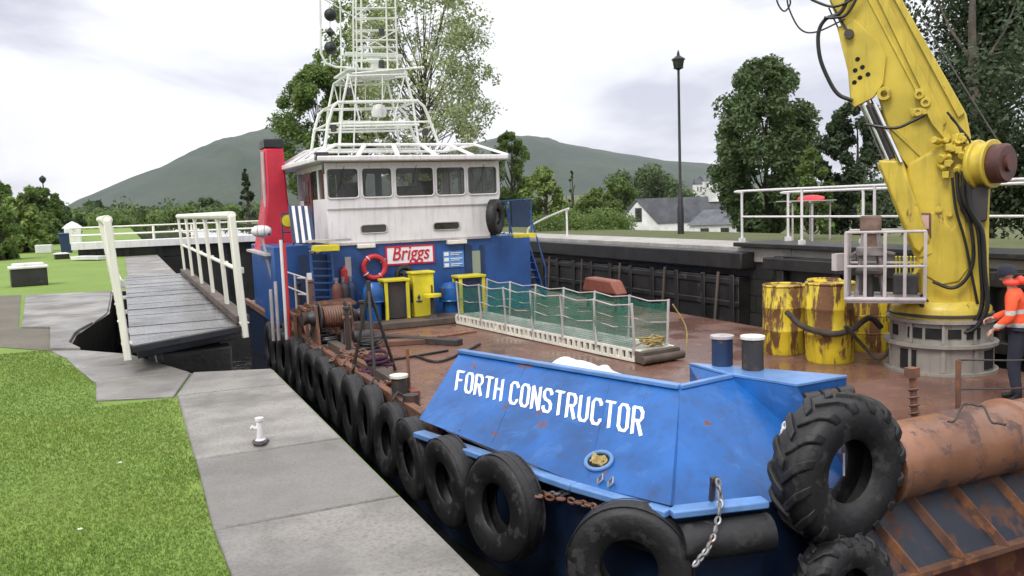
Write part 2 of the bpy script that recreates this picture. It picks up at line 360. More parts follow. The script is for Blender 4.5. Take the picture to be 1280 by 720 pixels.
    def build(s, name, mat, parent=None, bev=0, smooth=True, angle=35):
        me = bpy.data.meshes.new(name); off = WL.get(parent.name, V(0, 0, 0)) if parent else V(0, 0, 0)
        me.from_pydata([tuple(Vector(p)-off) for p in s.v], [], s.f); me.update()
        bm = bmesh.new(); bm.from_mesh(me); bmesh.ops.recalc_face_normals(bm, faces=bm.faces); bm.to_mesh(me); bm.free()
        if smooth:
            me.polygons.foreach_set('use_smooth', [True]*len(me.polygons)); me.set_sharp_from_angle(angle=R(angle))
        me.materials.append(mat); o = bpy.data.objects.new(name, me); sc.collection.objects.link(o)
        if parent: o.parent = parent; WL[o.name] = off
        if bev:
            b = o.modifiers.new('bevel', 'BEVEL'); b.width = bev; b.segments = 2; b.limit_method = 'ANGLE'; b.angle_limit = R(40)
        return o
WL = {}
def thing(name, label, cat, loc=(0, 0, 0), group=None):
    o = bpy.data.objects.new(name, None); o.empty_display_size = .2; sc.collection.objects.link(o); o.location = loc; WL[o.name] = Vector(loc)
    o['label'] = label; o['category'] = cat
    if group: o['group'] = group
    return o
def tag(o, label=None, cat=None, group=None, kind=None):
    for k, v in (('label', label), ('category', cat), ('group', group), ('kind', kind)):
        if v: o[k] = v
    return o
def dup(root, loc, label, rot=None, scale=None):
    r = root.copy(); sc.collection.objects.link(r); r.location = loc; r['label'] = label
    if rot is not None: r.rotation_euler = rot
    if scale: r.scale = scale
    for ch in root.children:
        c = ch.copy(); sc.collection.objects.link(c); c.parent = r
        for g in ch.children:
            d = g.copy(); sc.collection.objects.link(d); d.parent = c
    return r
def lerp(a, b, t): return Vector(a)*(1-t)+Vector(b)*t
def curve(pts, n=8):                  # Catmull-Rom through points
    P = [Vector(p) for p in pts]; P = [P[0]*2-P[1]]+P+[P[-1]*2-P[-2]]; out = []
    for i in range(1, len(P)-2):
        for k in range(n):
            t = k/n; a, b, c, d = P[i-1:i+3]
            out.append(.5*((2*b)+(c-a)*t+(2*a-5*b+4*c-d)*t*t+(3*b-a-3*c+d)*t**3))
    return out+[P[-2]]
# ================================================================== SETTING
EDGE, FAR = 1.26, 13.4
def T(x, y):
    """ground height: flat left bank, right bank level to x=19, then falling away to lower land"""
    if x < 7: return 0.0
    if x <= 19: return .32
    t = min(1, (x-19)/17); t = t*t*(3-2*t); z = .32-3.9*t
    if x > 150: z += min(16, (x-150)*.035)
    return z
def ground():
    xs = [-4000, -1500, -500, -200, -80, -40, -20, -10, -5, -3, -2, -1, EDGE, FAR, 15, 17, 19]+[19+1.7*i for i in range(1, 11)]+[45, 60, 80, 100, 120, 160, 220, 300, 450, 720, 1500, 4200]
    ys = [-300, -60, -20, -5, 0, 3, 7, 22]+[22+8*i for i in range(1, 12)]+[130, 180, 260, 400, 700, 1200, 2200, 4500]
    b = MB(); idx = {}
    def vi(x, y, z):
        k = (round(x, 3), round(y, 3), round(z, 3))
        if k not in idx: idx[k] = len(b.v); b.v.append((x, y, z))
        return idx[k]
    for i in range(len(xs)-1):
        for j in range(len(ys)-1):
            x0, x1, y0, y1 = xs[i], xs[i+1], ys[j], ys[j+1]
            if x0 == EDGE and y1 <= 700 : continue                       # the canal
            if x0 == -1 and y0 == 7: continue                            # gate recess strip, cut below
            zz = [T(x0 if x0 != EDGE else 0, y0), T(x1 if x1 != EDGE else 0, y0)]
            if x1 == EDGE: zz = [0, 0]
            if x0 == FAR: zz = [.32, T(x1, 0)]
            if x0 == EDGE: zz = [0, .32]
            b.f.append((vi(x0, y0, zz[0]), vi(x1, y0, zz[1]), vi(x1, y1, zz[1]), vi(x0, y1, zz[0])))
    rs = [(EDGE-.02, 8.30), (.44, 8.58), (-.12, 10.15), (-.62, 10.85), (-.80, 11.5), (-.79, 12.7), (-.42, 15.1), (-.40, 19.75), (EDGE-.02, 19.75)]
    rec = [(-1, 7), (EDGE, 7), (EDGE, 8.30)]+rs[1:-1]+[(EDGE, 19.75), (EDGE, 22), (-1, 22)]
    rs[0] = (EDGE, 8.30); rs[-1] = (EDGE, 19.75)
    st = MB()
    for i in range(len(rs)-1): st.add([(*rs[i], 0), (*RECESS[i], 0), (*RECESS[i+1], 0), (*rs[i+1], 0)], [(0, 1, 2, 3)])
    tag(st.build('recess_sill', slab_m, smooth=False), kind='structure')
    b.add([(x, y, 0) for x, y in rec], [tuple(range(len(rec)))])
    o = b.build('ground', grass_m, smooth=False); tag(o, kind='structure')
    bm = bmesh.new(); bm.from_mesh(o.data); bmesh.ops.triangulate(bm, faces=[f for f in bm.faces if len(f.verts) > 4]); bm.to_mesh(o.data); bm.free()
RECESS = [(EDGE, 8.44), (.53, 8.73), (.02, 10.3), (-.52, 11.0), (-.66, 11.6), (-.64, 12.6), (-.27, 15.1), (-.25, 19.6), (EDGE, 19.6)]
ground()
tag(MB().add([(EDGE-.0, -40, -2.6), (FAR, -40, -2.6), (FAR, 700, -2.6), (EDGE, 700, -2.6)], [(0, 1, 2, 3)]).build('canal_water', water_m, smooth=False), kind='structure')
tag(MB().add([(-1, 7, -2.58), (EDGE, 7, -2.58), (EDGE, 20.5, -2.58), (-1, 20.5, -2.58)], [(0, 1, 2, 3)]).build('water_in_recess', water_m, smooth=False), kind='structure')

# near lock wall (follows the recess), real masonry thickness behind
def wall_strip(b, pts, z0, z1):
    for p, q in zip(pts, pts[1:]): b.add([(*p, z0), (*q, z0), (*q, z1), (*p, z1)], [(0, 1, 2, 3)])
b = MB(); wall_strip(b, [(EDGE, -30), ]+[(EDGE, 8.44)]+RECESS[1:]+[(EDGE, 120)], -4.5, -.004)
tag(b.build('lock_wall', mason, smooth=False), 'dark wet masonry lock wall under the grey paving beside the tyres', 'lock wall')
b = MB(); b.b2((FAR, -30, -4.5), (FAR+1.2, 60, -.02))
lw = tag(b.build('lock_wall', mason, smooth=False), 'dark wet masonry lock wall on the far side of the boat', 'lock wall')

# paving: separate slabs butted with open joints
def slab(b, poly, z0=-.25, z1=.022, gap=.013):
    c = [sum(p[i] for p in poly)/len(poly) for i in (0, 1)]
    pl = []
    for p in poly:
        d = V(p[0]-c[0], p[1]-c[1], 0); l = d.length; q = d*((l-gap*1.4)/l); pl.append((c[0]+q.x, c[1]+q.y, z0))
    b.prism(pl, (0, 0, z1-z0))
b = MB()
js = [-3, -1.2, .3, 1.7, 3.0, 4.22, 5.53, 7.62]
for i in range(len(js)-1):
    l0, l1 = .31+.02*math.sin(i*2.1), .31+.02*math.sin((i+1)*2.1)
    slab(b, [(l0, js[i]), (EDGE-.004, js[i]), (EDGE-.004, js[i+1]), (l1, js[i+1])], z1=.022+.004*math.sin(i*5))
slab(b, [(.31, 7.62), (EDGE-.004, 7.55), (EDGE-.004, 8.42), (.53, 8.70)])
slab(b, [(-.31, 7.85), (.31, 7.62), (.53, 8.70), (-.33, 8.75)])
slab(b, [(-.35, 8.77), (.52, 8.72), (.25, 9.55), (-.52, 9.65)])
slab(b, [(-.53, 9.67), (.24, 9.58), (.02, 10.25), (-.66, 10.45)])
slab(b, [(-.67, 10.47), (.01, 10.28), (-.50, 10.97), (-.86, 11.2)])
slab(b, [(-.87, 11.22), (-.53, 11.0), (-.68, 11.6), (-.66, 12.55), (-.62, 12.9), (-1.02, 13.6)], z1=.05)
slab(b, [(-1.04, 13.58), (-.64, 12.88), (-.46, 13.76), (-1.42, 13.96)], z1=.04)
slab(b, [(-1.44, 14.0), (-.45, 13.8), (-.29, 15.05), (-1.52, 15.3)])
slab(b, [(-1.53, 15.33), (-.29, 15.08), (-.27, 17.3), (-1.70, 17.5)])
slab(b, [(-1.71, 17.53), (-.27, 17.33), (-.27, 19.6), (-1.9, 20.0)])
yy = 19.62
while yy < 36:
    slab(b, [(.05, yy), (EDGE-.004, yy), (EDGE-.004, yy+1.5), (.05, yy+1.5)]); yy += 1.51
tag(b.build('pavement', slab_m, bev=.012), kind='structure')
b = MB()
b.add([(-.95, 13.6, .006), (-1.45, 14.0, .006), (-2.0, 20.3, .006), (-2.6, 20.6, .006), (-2.2, 15.5, .006), (-3.4, 13.8, .006), (-3.3, 12.7, .006), (-1.7, 12.3, .006), (-.85, 11.25, .006)], [(0, 1, 2, 3, 4, 5, 6, 7, 8)])
tag(b.build('gravel_path', m_ground('gravel', (.13, .115, .09), (.17, .15, .12), (.09, .10, .05), 2), smooth=False), kind='structure')
# right bank coping and path
b = MB(); yy = -20
while yy < 60:
    slab(b, [(FAR-.05, yy), (FAR+1.7, yy), (FAR+1.7, yy+1.8), (FAR-.05, yy+1.8)], .0, .345, .008); yy += 1.8
tag(b.build('coping', concrete, bev=.02), kind='structure')

# short lawn: real blades near the camera
def lawn():
    n = 300000
    y = rng.random(n)**1.25*11+2.0; x = -3.9*rng.random(n)*(y+2)/8+.35*1
    xr = np.where(y < 7.62, .31, np.where(y < 8.75, -.31, np.where(y < 11.2, -.31-(y-8.75)*.235, -.87)))+rng.normal(.010, .030, n)+.030*np.sin(y*7.3)+.018*np.sin(y*17.1+1)
    k = x < xr; x = x[k]; y = y[k]
    k = ~((y > 11.4) & (x > -3.4)); x = x[k]; y = y[k]; n = len(x)
    h = rng.uniform(.009, .020, n)*(1+.3*np.sin(x*3.1)*np.cos(y*2.3)); a = rng.random(n)*6.283; wd = rng.uniform(.0013, .0028, n)*(1+y*.10)
    lx, ly = rng.normal(0, .009, n), rng.normal(0, .009, n)
    v = np.empty((n, 3, 3)); v[:, 0] = np.stack([x-np.cos(a)*wd, y-np.sin(a)*wd, np.zeros(n)], 1)
    v[:, 1] = np.stack([x+np.cos(a)*wd, y+np.sin(a)*wd, np.zeros(n)], 1); v[:, 2] = np.stack([x+lx, y+ly, h], 1)
    me = bpy.data.meshes.new('grass'); me.from_pydata(v.reshape(-1, 3), [], np.arange(3*n).reshape(-1, 3)); me.materials.append(lf_blade)
    o = bpy.data.objects.new('grass', me); sc.collection.objects.link(o); tag(o, 'short bright green mown grass beside the grey paving', 'grass', kind='stuff')
    b = MB()
    for i in range(16):
        yy_ = 2.6+rng.random()*8; xx = -2.6*rng.random()*(yy_+2)/7+.1
        if xx > -.35 and yy_ > 7.5: continue
        for k in range(5):
            t = k*1.256; b.box((xx+.008*math.cos(t), yy_+.008*math.sin(t), .04), (.007, .007, .002), t)
    tag(b.build('daisies', textw, smooth=False), 'tiny white daisies dotted in the lawn', 'daisies', kind='stuff')
lawn()

# hills: ridges far beyond with real slopes in front and behind
def hill(name, ridge, dist, foot=.42, seed=1, z0=-5, rows=26):
    r_ = np.random.default_rng(seed); tops = [SD(px, py, dist) for px, py in ridge]; n = 120; b = MB()
    col = []
    for i in range(n):
        t = i/(n-1)*(len(tops)-1); k = min(int(t), len(tops)-2); col.append(lerp(tops[k], tops[k+1], t-k))
    ph = r_.random(8)*6.28
    for j in range(rows):
        s = j/(rows-1)
        for i, c in enumerate(col):
            u = s/.72 if s < .72 else (1-s)/.28
            pr = math.sin(u*math.pi/2)**1.25
            k = foot+(1-foot)*(s/.72) if s < .72 else 1+(s-.72)*1.6
            wob = sum(math.sin(i*.11*(m+1)+j*.35*(m+.6)+ph[m])/(m+1.5) for m in range(6))*.05*(c.z)*(1-u**4)*min(1, 4*u)
            b.v.append((c.x*k, c.y*k, z0+(c.z-z0)*pr+wob))
    for j in range(rows-1):
        for i in range(n-1): b.f.append((j*n+i, j*n+i+1, (j+1)*n+i+1, (j+1)*n+i))
    o = b.build(name, hill_m, angle=180); tag(o, kind='structure')
hill('hill', [(60, 272), (96, 251), (125, 240), (160, 227), (200, 213), (240, 196), (268, 184), (292, 175), (312, 169), (335, 165), (365, 172), (400, 190), (450, 215), (520, 240), (600, 262)], 2500, seed=3)
hill('hill', [(380, 262), (450, 235), (520, 205), (580, 186), (630, 176), (660, 174), (684, 177), (700, 184), (740, 191), (790, 197), (840, 203), (885, 207), (930, 214), (1000, 224), (1080, 236), (1200, 246)], 3300, seed=5)

# ------------------------------------------------------------------ trees
def leaf_mesh(name, cen, rad, per, size, mat, parent, seed=0, flat=1.0):
    r_ = np.random.default_rng(seed); cen = np.array(cen); n = len(cen)*per
    c = np.repeat(cen, per, 0); rr = np.repeat(np.array(rad), per)
    d = r_.normal(size=(n, 3)); d /= np.linalg.norm(d, axis=1)[:, None]; d[:, 2] *= flat
    p = c+d*(rr*r_.random(n)**.45)[:, None]
    nrm = d*.55+r_.normal(size=(n, 3))*.6+np.array([0, 0, .35]); nrm /= np.linalg.norm(nrm, axis=1)[:, None]
    t = np.cross(nrm, r_.normal(size=(n, 3))); t /= np.linalg.norm(t, axis=1)[:, None]; b_ = np.cross(nrm, t)
    s = size*r_.uniform(.6, 1.3, n)[:, None]
    v = np.stack([p-t*s*.6, p-b_*s*.32+t*s*.05, p+t*s*.6, p+b_*s*.32+t*s*.05], 1)
    if parent: v = v-np.array(WL.get(parent.name, V(0, 0, 0)))
    me = bpy.data.meshes.new(name); me.vertices.add(4*n); me.vertices.foreach_set('co', v.ravel()); me.loops.add(4*n)
    me.loops.foreach_set('vertex_index', np.arange(4*n, dtype=np.int32)); me.polygons.add(n)
    me.polygons.foreach_set('loop_start', np.arange(0, 4*n, 4, dtype=np.int32)); me.polygons.foreach_set('loop_total', np.full(n, 4, dtype=np.int32))
    me.update(calc_edges=True); me.materials.append(mat)
    o = bpy.data.objects.new(name, me); sc.collection.objects.link(o)
    if parent: o.parent = parent
    return o
def tree(name, label, base, h, w_, mat, clumps=60, per=110, leaf=.16, trunk=.18, crown0=.22, lobes=None, seed=1, group=None, shape='round', limbs=26, rf=1.0):
    """tapered trunk, limbs out to the clumps, crown of leaf-sized faces in uneven clumps"""
    r_ = np.random.default_rng(seed); t = thing(name, label, 'shrub' if name in ('shrub', 'hedge') else 'tree', base, group); base = Vector(base)
    cen, rad = [], []
    zc0 = h*crown0; tries = 0
    while len(cen) < clumps and tries < clumps*60:
        tries += 1
        u = r_.random(); z = zc0+(h-zc0)*u
        if shape == 'round': pw = math.sqrt(max(0, 1-(2*u-1)**2))*(1-.15*u)
        elif shape == 'cone': pw = (1-u)**.8+.04
        elif shape == 'column': pw = .8*math.sqrt(max(0, 1-(2*u-1)**4))
        else: pw = math.sqrt(max(0, 1-u**2.2))
        a = r_.random()*6.283; k = r_.uniform(.35, 1.0)**.6
        k *= 1+.22*math.sin(a*2+seed)+.15*math.sin(a*3+u*7+seed*2)
        p = V(math.cos(a)*pw*w_/2*k, math.sin(a)*pw*w_/2*k, z)
        R_ = rf*w_*r_.uniform(.085, .15)*(.55+.45*pw)
        if lobes and not any((V(p.x-l[0], p.y-l[1], p.z-l[2])).length < l[3] for l in lobes): continue
        cen.append(base+p); rad.append(R_)
    tb = MB(); kk = [base+V(0, 0, -.3)]
    top = base+V(r_.normal()*.03*h, r_.normal()*.03*h, h*.82)
    for i in range(1, 7): kk.append(lerp(base, top, i/6)+V(r_.normal(), r_.normal(), 0)*.012*h)
    tb.tube(kk, [trunk*(1.25 if i == 0 else 1-.14*i) for i in range(7)], 9)
    for i in r_.permutation(len(cen))[:min(len(cen), limbs)]:
        c = cen[i]; s0 = max(.12, min(.75, (c.z-base.z)/h*.62)); a = lerp(base, top, s0/.82); m_ = lerp(a, c, .5)+V(0, 0, -.03*h)
        tb.tube([a, m_, c], [trunk*.26, trunk*.15, trunk*.05], 6)
    tb.build('trunk', bark, t)
    leaf_mesh('crown', cen, rad, per, leaf, mat, t, seed)
    return t
def at(px, dist, z=None):
    p = SD(px, 300, dist); return V(p.x, p.y, T(p.x, p.y) if z is None else z)
def treeb(name, label, px, pytop, dist, wpx, mat, z=None, **k):
    b_ = at(px, dist, z); tp = SD(px, pytop, dist).z; dep = float(np.dot(RM.T[2], np.array([b_.x, b_.y, tp-CAM_H])))
    return tree(name, label, b_, tp-b_.z, wpx*dep/F, mat, **k)
treeb('tall_tree', 'tall airy tree with thin pale leaves and grey branches right of the white mast', 538, -40, 58, 232, lf_pale, clumps=520, per=56, leaf=.2, crown0=.16, seed=12, limbs=110, rf=.5, trunk=.2)
treeb('broadleaf_tree', 'rounded green tree behind the red funnel, left of the white mast', 404, 86, 62, 108, lf_mid, clumps=150, per=190, leaf=.22, crown0=.12, seed=4, rf=1.0)
treeb('broadleaf_tree', 'slim yellow green tree rising to the top of the white mast', 458, -30, 66, 96, lf_light, clumps=120, per=90, leaf=.24, crown0=.3, seed=14, limbs=60, rf=.85)
treeb('conifer_tree', 'small dark conifer directly left of the red funnel', 312, 212, 75, 26, lf_black, clumps=34, per=110, leaf=.2, shape='cone', seed=5)
treeb('broadleaf_tree', 'green rounded tree just right of the wheelhouse roof', 640, 168, 62, 70, lf_mid, clumps=60, per=170, leaf=.2, seed=6)
treeb('bushy_tree', 'bright green bushy tree right of the wheelhouse windows', 682, 212, 48, 62, lf_light, clumps=50, per=180, leaf=.17, crown0=.05, seed=7, shape='dome')
treeb('columnar_tree', 'thin dark spire shaped tree above the sloping white handrail', 717, 212, 60, 10, lf_dark, clumps=24, per=110, leaf=.16, shape='column', crown0=.05, seed=8)
treeb('bushy_tree', 'olive green shrubby tree left of the white gabled house', 745, 238, 52, 62, lf_mid, clumps=50, per=170, leaf=.17, crown0=.03, seed=9, shape='dome')
treeb('broadleaf_tree', 'broad dark green tree directly behind the white gabled house', 812, 213, 150, 120, lf_dark, clumps=80, per=160, leaf=.5, crown0=.05, seed=10, shape='dome')
treeb('broadleaf_tree', 'round green tree behind the roof, left of the black lamp post', 775, 222, 140, 60, lf_mid, clumps=50, per=160, leaf=.45, crown0=.05, seed=12, shape='dome')
treeb('broadleaf_tree', 'round dark leafy tree standing right of the black lamp post', 955, 80, 42, 150, lf_dark, clumps=170, per=230, leaf=.19, crown0=.16, seed=31)
treeb('bushy_tree', 'low green tree at the right foot of the round dark tree', 1015, 190, 38, 70, lf_mid, clumps=60, per=190, leaf=.16, crown0=.0, seed=32, shape='dome')
treeb('broadleaf_tree', 'dark tree between the round tree and the yellow crane arm', 1072, 120, 40, 100, lf_black, clumps=90, per=230, leaf=.19, crown0=.08, seed=33)
# the great dark tree overhanging on the right, built in lobes with gaps between them
bb = at(1232, 30)
def lob(px, py, r, dd=0):
    p = SD(px, py, 30+dd); return (p.x-bb.x, p.y-bb.y, p.z-bb.z, r)
tree('great_tree', 'huge dark tree filling the sky behind the crane on the right', bb, 13, 11, lf_black, clumps=260, per=230, leaf=.15, trunk=.24, crown0=.06, seed=41,
     lobes=[lob(1170, 15, 1.3), lob(1240, 10, 1.7, 2), lob(1232, 60, .8, -1), lob(1262, 95, 1.2, -2), lob(1250, 130, 1.2, -2), lob(1236, 110, 1.0, -1), lob(1225, 160, 1.2, -1), lob(1190, 215, 1.5, -1), lob(1265, 50, 1.3), lob(1150, 60, .9, 2), lob(1200, 60, .6, 1), lob(1250, 90, .7), lob(1215, 120, 1.2, 2), lob(1260, 150, 1.6), lob(1180, 165, 1.3, 2), lob(1150, 200, 1.3), lob(1230, 200, 1.8), lob(1290, 180, 2.2), lob(1300, 60, 1.8), lob(1195, -30, 2.0)])
for i, (px, pt, ds, wp, mt) in enumerate([(8, 232, 58, 46, lf_mid), (48, 236, 66, 60, lf_mid), (24, 250, 48, 62, lf_light), (74, 250, 84, 50, lf_dark), (0, 262, 40, 50, lf_mid), (60, 268, 62, 44, lf_mid)]):
    lb = ['tall green tree at the left edge of the photo', 'broad green tree second from the left edge, rising highest over the lawn', 'pale green bushy tree in front of the left row of trees',
          'dark tree at the far right end of the left row of trees', 'low bushy tree nearest the camera at the left edge', 'low green tree beside the far white pillar'][i]
    treeb('broadleaf_tree', lb, px, pt, ds, wp, mt, clumps=60, per=150, leaf=.2+ds*.0012, crown0=.02, seed=50+i, shape='dome', group='trees along the left lawn')
treeb('conifer_tree', 'small dark pointed conifer at the far left edge', 4, 221, 70, 12, lf_black, clumps=26, per=100, leaf=.2, shape='cone', seed=60)
# distant woodland across the valley
def woodland():
    r_ = np.random.default_rng(77)
    for mt, lb, nn in ((lf_dark, 'dark woodland stretching along the foot of the hills', 260), (lf_mid, 'lighter green scrub in front of the dark woodland', 220)):
        cen, rad = [], []
        for i in range(nn):
            lf = i % 5 < 3; px = r_.uniform(70, 345) if lf else r_.uniform(600, 1280); ds = r_.uniform(140, 400)
            p = at(px, ds); h_ = (r_.uniform(1.2, 3.6) if lf else r_.uniform(2.6, 6.0))*(1 if mt is lf_dark else .75)
            for k in range(7): cen.append(p+V(r_.normal()*3.2, r_.normal()*3.2, h_*r_.uniform(.0, 1))); rad.append(r_.uniform(1.0, 2.1))
        o = leaf_mesh('distant_woodland', cen, rad, 60, .62, mt, None, 7); tag(o, lb, 'woodland', kind='stuff')
woodland()
for i, (px, pt, ds, wp, mt, lb) in enumerate([(225, 262, 130, 52, lf_mid, 'green tree framed between the two white walkway railings'), (180, 262, 150, 44, lf_light, 'light green tree above the far lock gate rail'), (262, 250, 160, 50, lf_dark, 'dark tree above the right walkway railing'), (120, 254, 170, 50, lf_dark, 'dark tree behind the top of the left walkway rail'), (290, 262, 120, 40, lf_mid, 'green tree left of the red funnel base')]):
    treeb('broadleaf_tree', lb, px, pt, ds, wp, mt, clumps=40, per=150, leaf=.5, crown0=.0, seed=70+i, shape='dome', group='trees beyond the far lock gate')
# hedge on the far bank
hb = at(730, 31); hg = thing('hedge', 'low trimmed green hedge behind the sloping white handrail', 'hedge', hb)
cen = []; r_ = np.random.default_rng(5)
for i in range(150):
    p = at(r_.uniform(668, 790), r_.uniform(36, 39)); cen.append(V(p.x, p.y, r_.uniform(-.6, .95)))
leaf_mesh('foliage', cen, [.38]*len(cen), 110, .10, lf_mid, hg, 5)
b = MB()
for c in cen[::6]: b.tube([V(c.x, c.y, T(c.x, c.y)-.2), c], [.03, .01], 5)
b.build('stem', bark, hg)

# ------------------------------------------------------------------ houses beyond the bank
def house(label, px0, px1, py_ap, dist, zb, ang, wing=False, gable_px=None):
    pass
def white_house():
    D = 118; A = SD(775, 285, D); B = SD(822, 285, D)                    # gable wall, then the long side runs right and away
    zb = -4.2; u = V(B.x-A.x, B.y-A.y, 0); gw = u.length; u.normalize(); n_ = V(u.y, -u.x, 0); n_ = -n_ if n_.y < 0 else n_
    ld = (u*.93+n_*.37).normalized()                                      # length direction
    t = thing('gabled_house', 'white gabled house with grey slate roof below the far bank', 'house', (A.x, A.y, zb))
    ze = SD(775, 278, D).z; za = SD(797, 251, D).z; Ln = 13.5
    a0, b0 = V(A.x, A.y, zb), V(B.x, B.y, zb); mid = (a0+b0)/2
    wl = MB(); g1 = [a0, b0, V(b0.x, b0.y, ze), V(mid.x, mid.y, za), V(a0.x, a0.y, ze)]
    wl.prism(g1, ld*Ln); wl.build('wall', render_w, t)
    rf = MB(); ov = .35
    for sgn, e in ((-1, a0), (1, b0)):
        ee = V(e.x, e.y, ze)+u*(sgn*ov)-V(0, 0, ov*.9); top = V(mid.x, mid.y, za+.12)
        q = [ee-ld*ov, top-ld*ov, top+ld*(Ln+ov), ee+ld*(Ln+ov)]; rf.prism(q, (0, 0, .16))
    rf.build('roof', slate, t)
    wd = MB(); c = mid+V(0, 0, (za-zb)*.0); wd.box(V(mid.x, mid.y, (ze+za)/2-.5)-n_*.02, (.9, .12, 1.9), math.atan2(u.y, u.x)); wd.build('window', glass, t)
    ch = MB(); cc = mid+ld*11.2; ch.box((cc.x, cc.y, za+.35), (1.5, 1.1, 1.7), math.atan2(ld.y, ld.x)); ch.build('chimney', render_w, t)
    # lower wing with hipped slate roof, nearer and to the right
    wg = thing('house_wing', 'low white building with a hipped slate roof beside the gabled house', 'house', (SD(880, 285, 112).x, SD(880, 285, 112).y, zb))
    c0, c1 = SD(862, 285, 108), SD(925, 285, 108); uu = V(c1.x-c0.x, c1.y-c0.y, 0); wl_ = uu.length; uu.normalize(); nn = V(-uu.y, uu.x, 0)
    z1 = SD(890, 281, 108).z; zt = SD(885, 262, 110).z
    q = [V(c0.x, c0.y, zb), V(c1.x, c1.y, zb), V(c1.x, c1.y, zb)+nn*5, V(c0.x, c0.y, zb)+nn*5]
    MB().prism(q, (0, 0, z1-zb)).build('wall', render_w, wg)
    e_ = [V(p.x, p.y, z1) for p in q]; cm = sum(e_, V(0, 0, 0))/4; e_ = [cm+(p-cm)*1.12 for p in e_]
    r1, r2 = cm-uu*wl_*.22+V(0, 0, zt-z1), cm+uu*wl_*.12+V(0, 0, zt-z1)
    MB().add(e_+[r1, r2], [(0, 1, 5, 4), (1, 2, 5), (2, 3, 4, 5), (3, 0, 4), (3, 2, 1, 0)]).build('roof', slate, wg, smooth=False)
    win = MB()
    for k in (.3, .7): win.box(V(c0.x, c0.y, z1-.9)+uu*(wl_*k)-nn*.03, (1.0, .1, 1.0), math.atan2(uu.y, uu.x))
    win.build('window', glass, wg)
white_house()
for i, (px, py, ds, wp) in enumerate([(884, 236, 330, 20), (902, 234, 350, 18), (872, 241, 310, 10)]):
    p = SD(px, py, ds); dep = ds*.95; w_ = wp*dep/F; zb = p.z
    t = thing('hillside_house', ['distant white house on the wooded hillside left of the round tree', 'distant white house nearest the round dark tree on the hillside', 'tiny distant pale house leftmost on the wooded hillside'][i], 'house', (p.x, p.y, zb-4))
    MB().box((p.x, p.y, zb-1), (w_, w_*.7, 8)).build('wall', render_w, t)
    MB().add([(p.x-w_*.55, p.y-w_*.4, zb+3), (p.x+w_*.55, p.y-w_*.4, zb+3), (p.x+w_*.55, p.y+w_*.4, zb+3), (p.x-w_*.55, p.y+w_*.4, zb+3), (p.x-w_*.55, p.y, zb+5), (p.x+w_*.55, p.y, zb+5)], [(0, 1, 5, 4), (2, 3, 4, 5), (0, 4, 3), (1, 2, 5)]).build('roof', slate, t, smooth=False)
    wn = MB()
    for k in (-.25, .25): wn.box((p.x+k*w_, p.y-w_*.36, zb+1.3), (w_*.14, .2, 1.5))
    wn.build('window', glass, t)

# ------------------------------------------------------------------ lamp post
lp = G(851, 288, .32); lp = SX(851, 287, 17.5); lp.z = .32
t = thing('street_lamp', 'tall black lamp post with a lantern top on the far grass bank', 'street lamp', lp)
tp = SX(852, 66, 17.5).z; lx, ly = lp.x, lp.y
b = MB(); b.lathe([(.0, -.1), (.11, -.1), (.11, .9), (.085, .95), (.085, 1.4), (.05, 1.46), (.042, tp-lp.z-.55), (.07, tp-lp.z-.52), (.0, tp-lp.z-.5)], lp, (0, 0, 1), 14); b.build('post', black, t)
b = MB(); z = tp-.5; b.lathe([(.06, z-.03), (.17, z+.02), (.17, z+.05), (.0, z+.05)], (lx, ly, 0), (0, 0, 1), 8); b.lathe([(.24, z+.30), (.23, z+.33), (.05, z+.45), (.05, z+.5), (.015, z+.62), (0, z+.62)], (lx, ly, 0), (0, 0, 1), 8)
for k in range(6):
    a = k*math.pi/3; b.cyl((lx+.15*math.cos(a), ly+.15*math.sin(a), z+.03), (lx+.21*math.cos(a), ly+.21*math.sin(a), z+.31), .012, seg=5)
lt = b.build('lantern', black, t); MB().lathe([(.12, z+.05), (.18, z+.30)], (lx, ly, 0), (0, 0, 1), 8).build('glass', glass, lt)
# distant lamp, left
p = at(60, 90); t = thing('street_lamp', 'distant lamp post poking above the left trees', 'street lamp', p); zt = SD(60, 228, 90).z
MB().cyl(p, (p.x, p.y, zt), .07, .05, 8).build('post', black, t); MB().lathe([(.05, 0), (.28, .25), (.3, .5), (.05, .75)], (p.x, p.y, zt-.1), (0, 0, 1), 8).build('lantern', black, t)

# ------------------------------------------------------------------ left bank furniture
def cap_box(label, px0, px1, pyb, hpx, name='bollard_box'):
    a, c = G(px0, pyb, 0), G(px1, pyb, 0); w_ = abs(c.x-a.x)*1.0; w_ = max(w_, .5); m_ = (a+c)/2; dep = float(np.dot(RM.T[2], np.array([m_.x, m_.y, -CAM_H]))); h_ = hpx*dep/F
    t = thing(name, label, 'box', (m_.x, m_.y, 0))
    MB().box((m_.x, m_.y+.25, h_*.38), (w_, .5, h_*.76), .15).build('body', blackwood, t, bev=.02)
    MB().box((m_.x, m_.y+.25, h_*.82), (w_+.07, .57, h_*.12), .15).box((m_.x, m_.y+.25, h_*.93), (w_-.1, .4, h_*.12), .15).build('lid', white, t, bev=.02)
cap_box('dark box with a domed white lid standing on the lawn', 15, 57, 358, 29)
cap_box('small far dark box with a white lid beside the gravel strip', 71, 83, 324, 8)
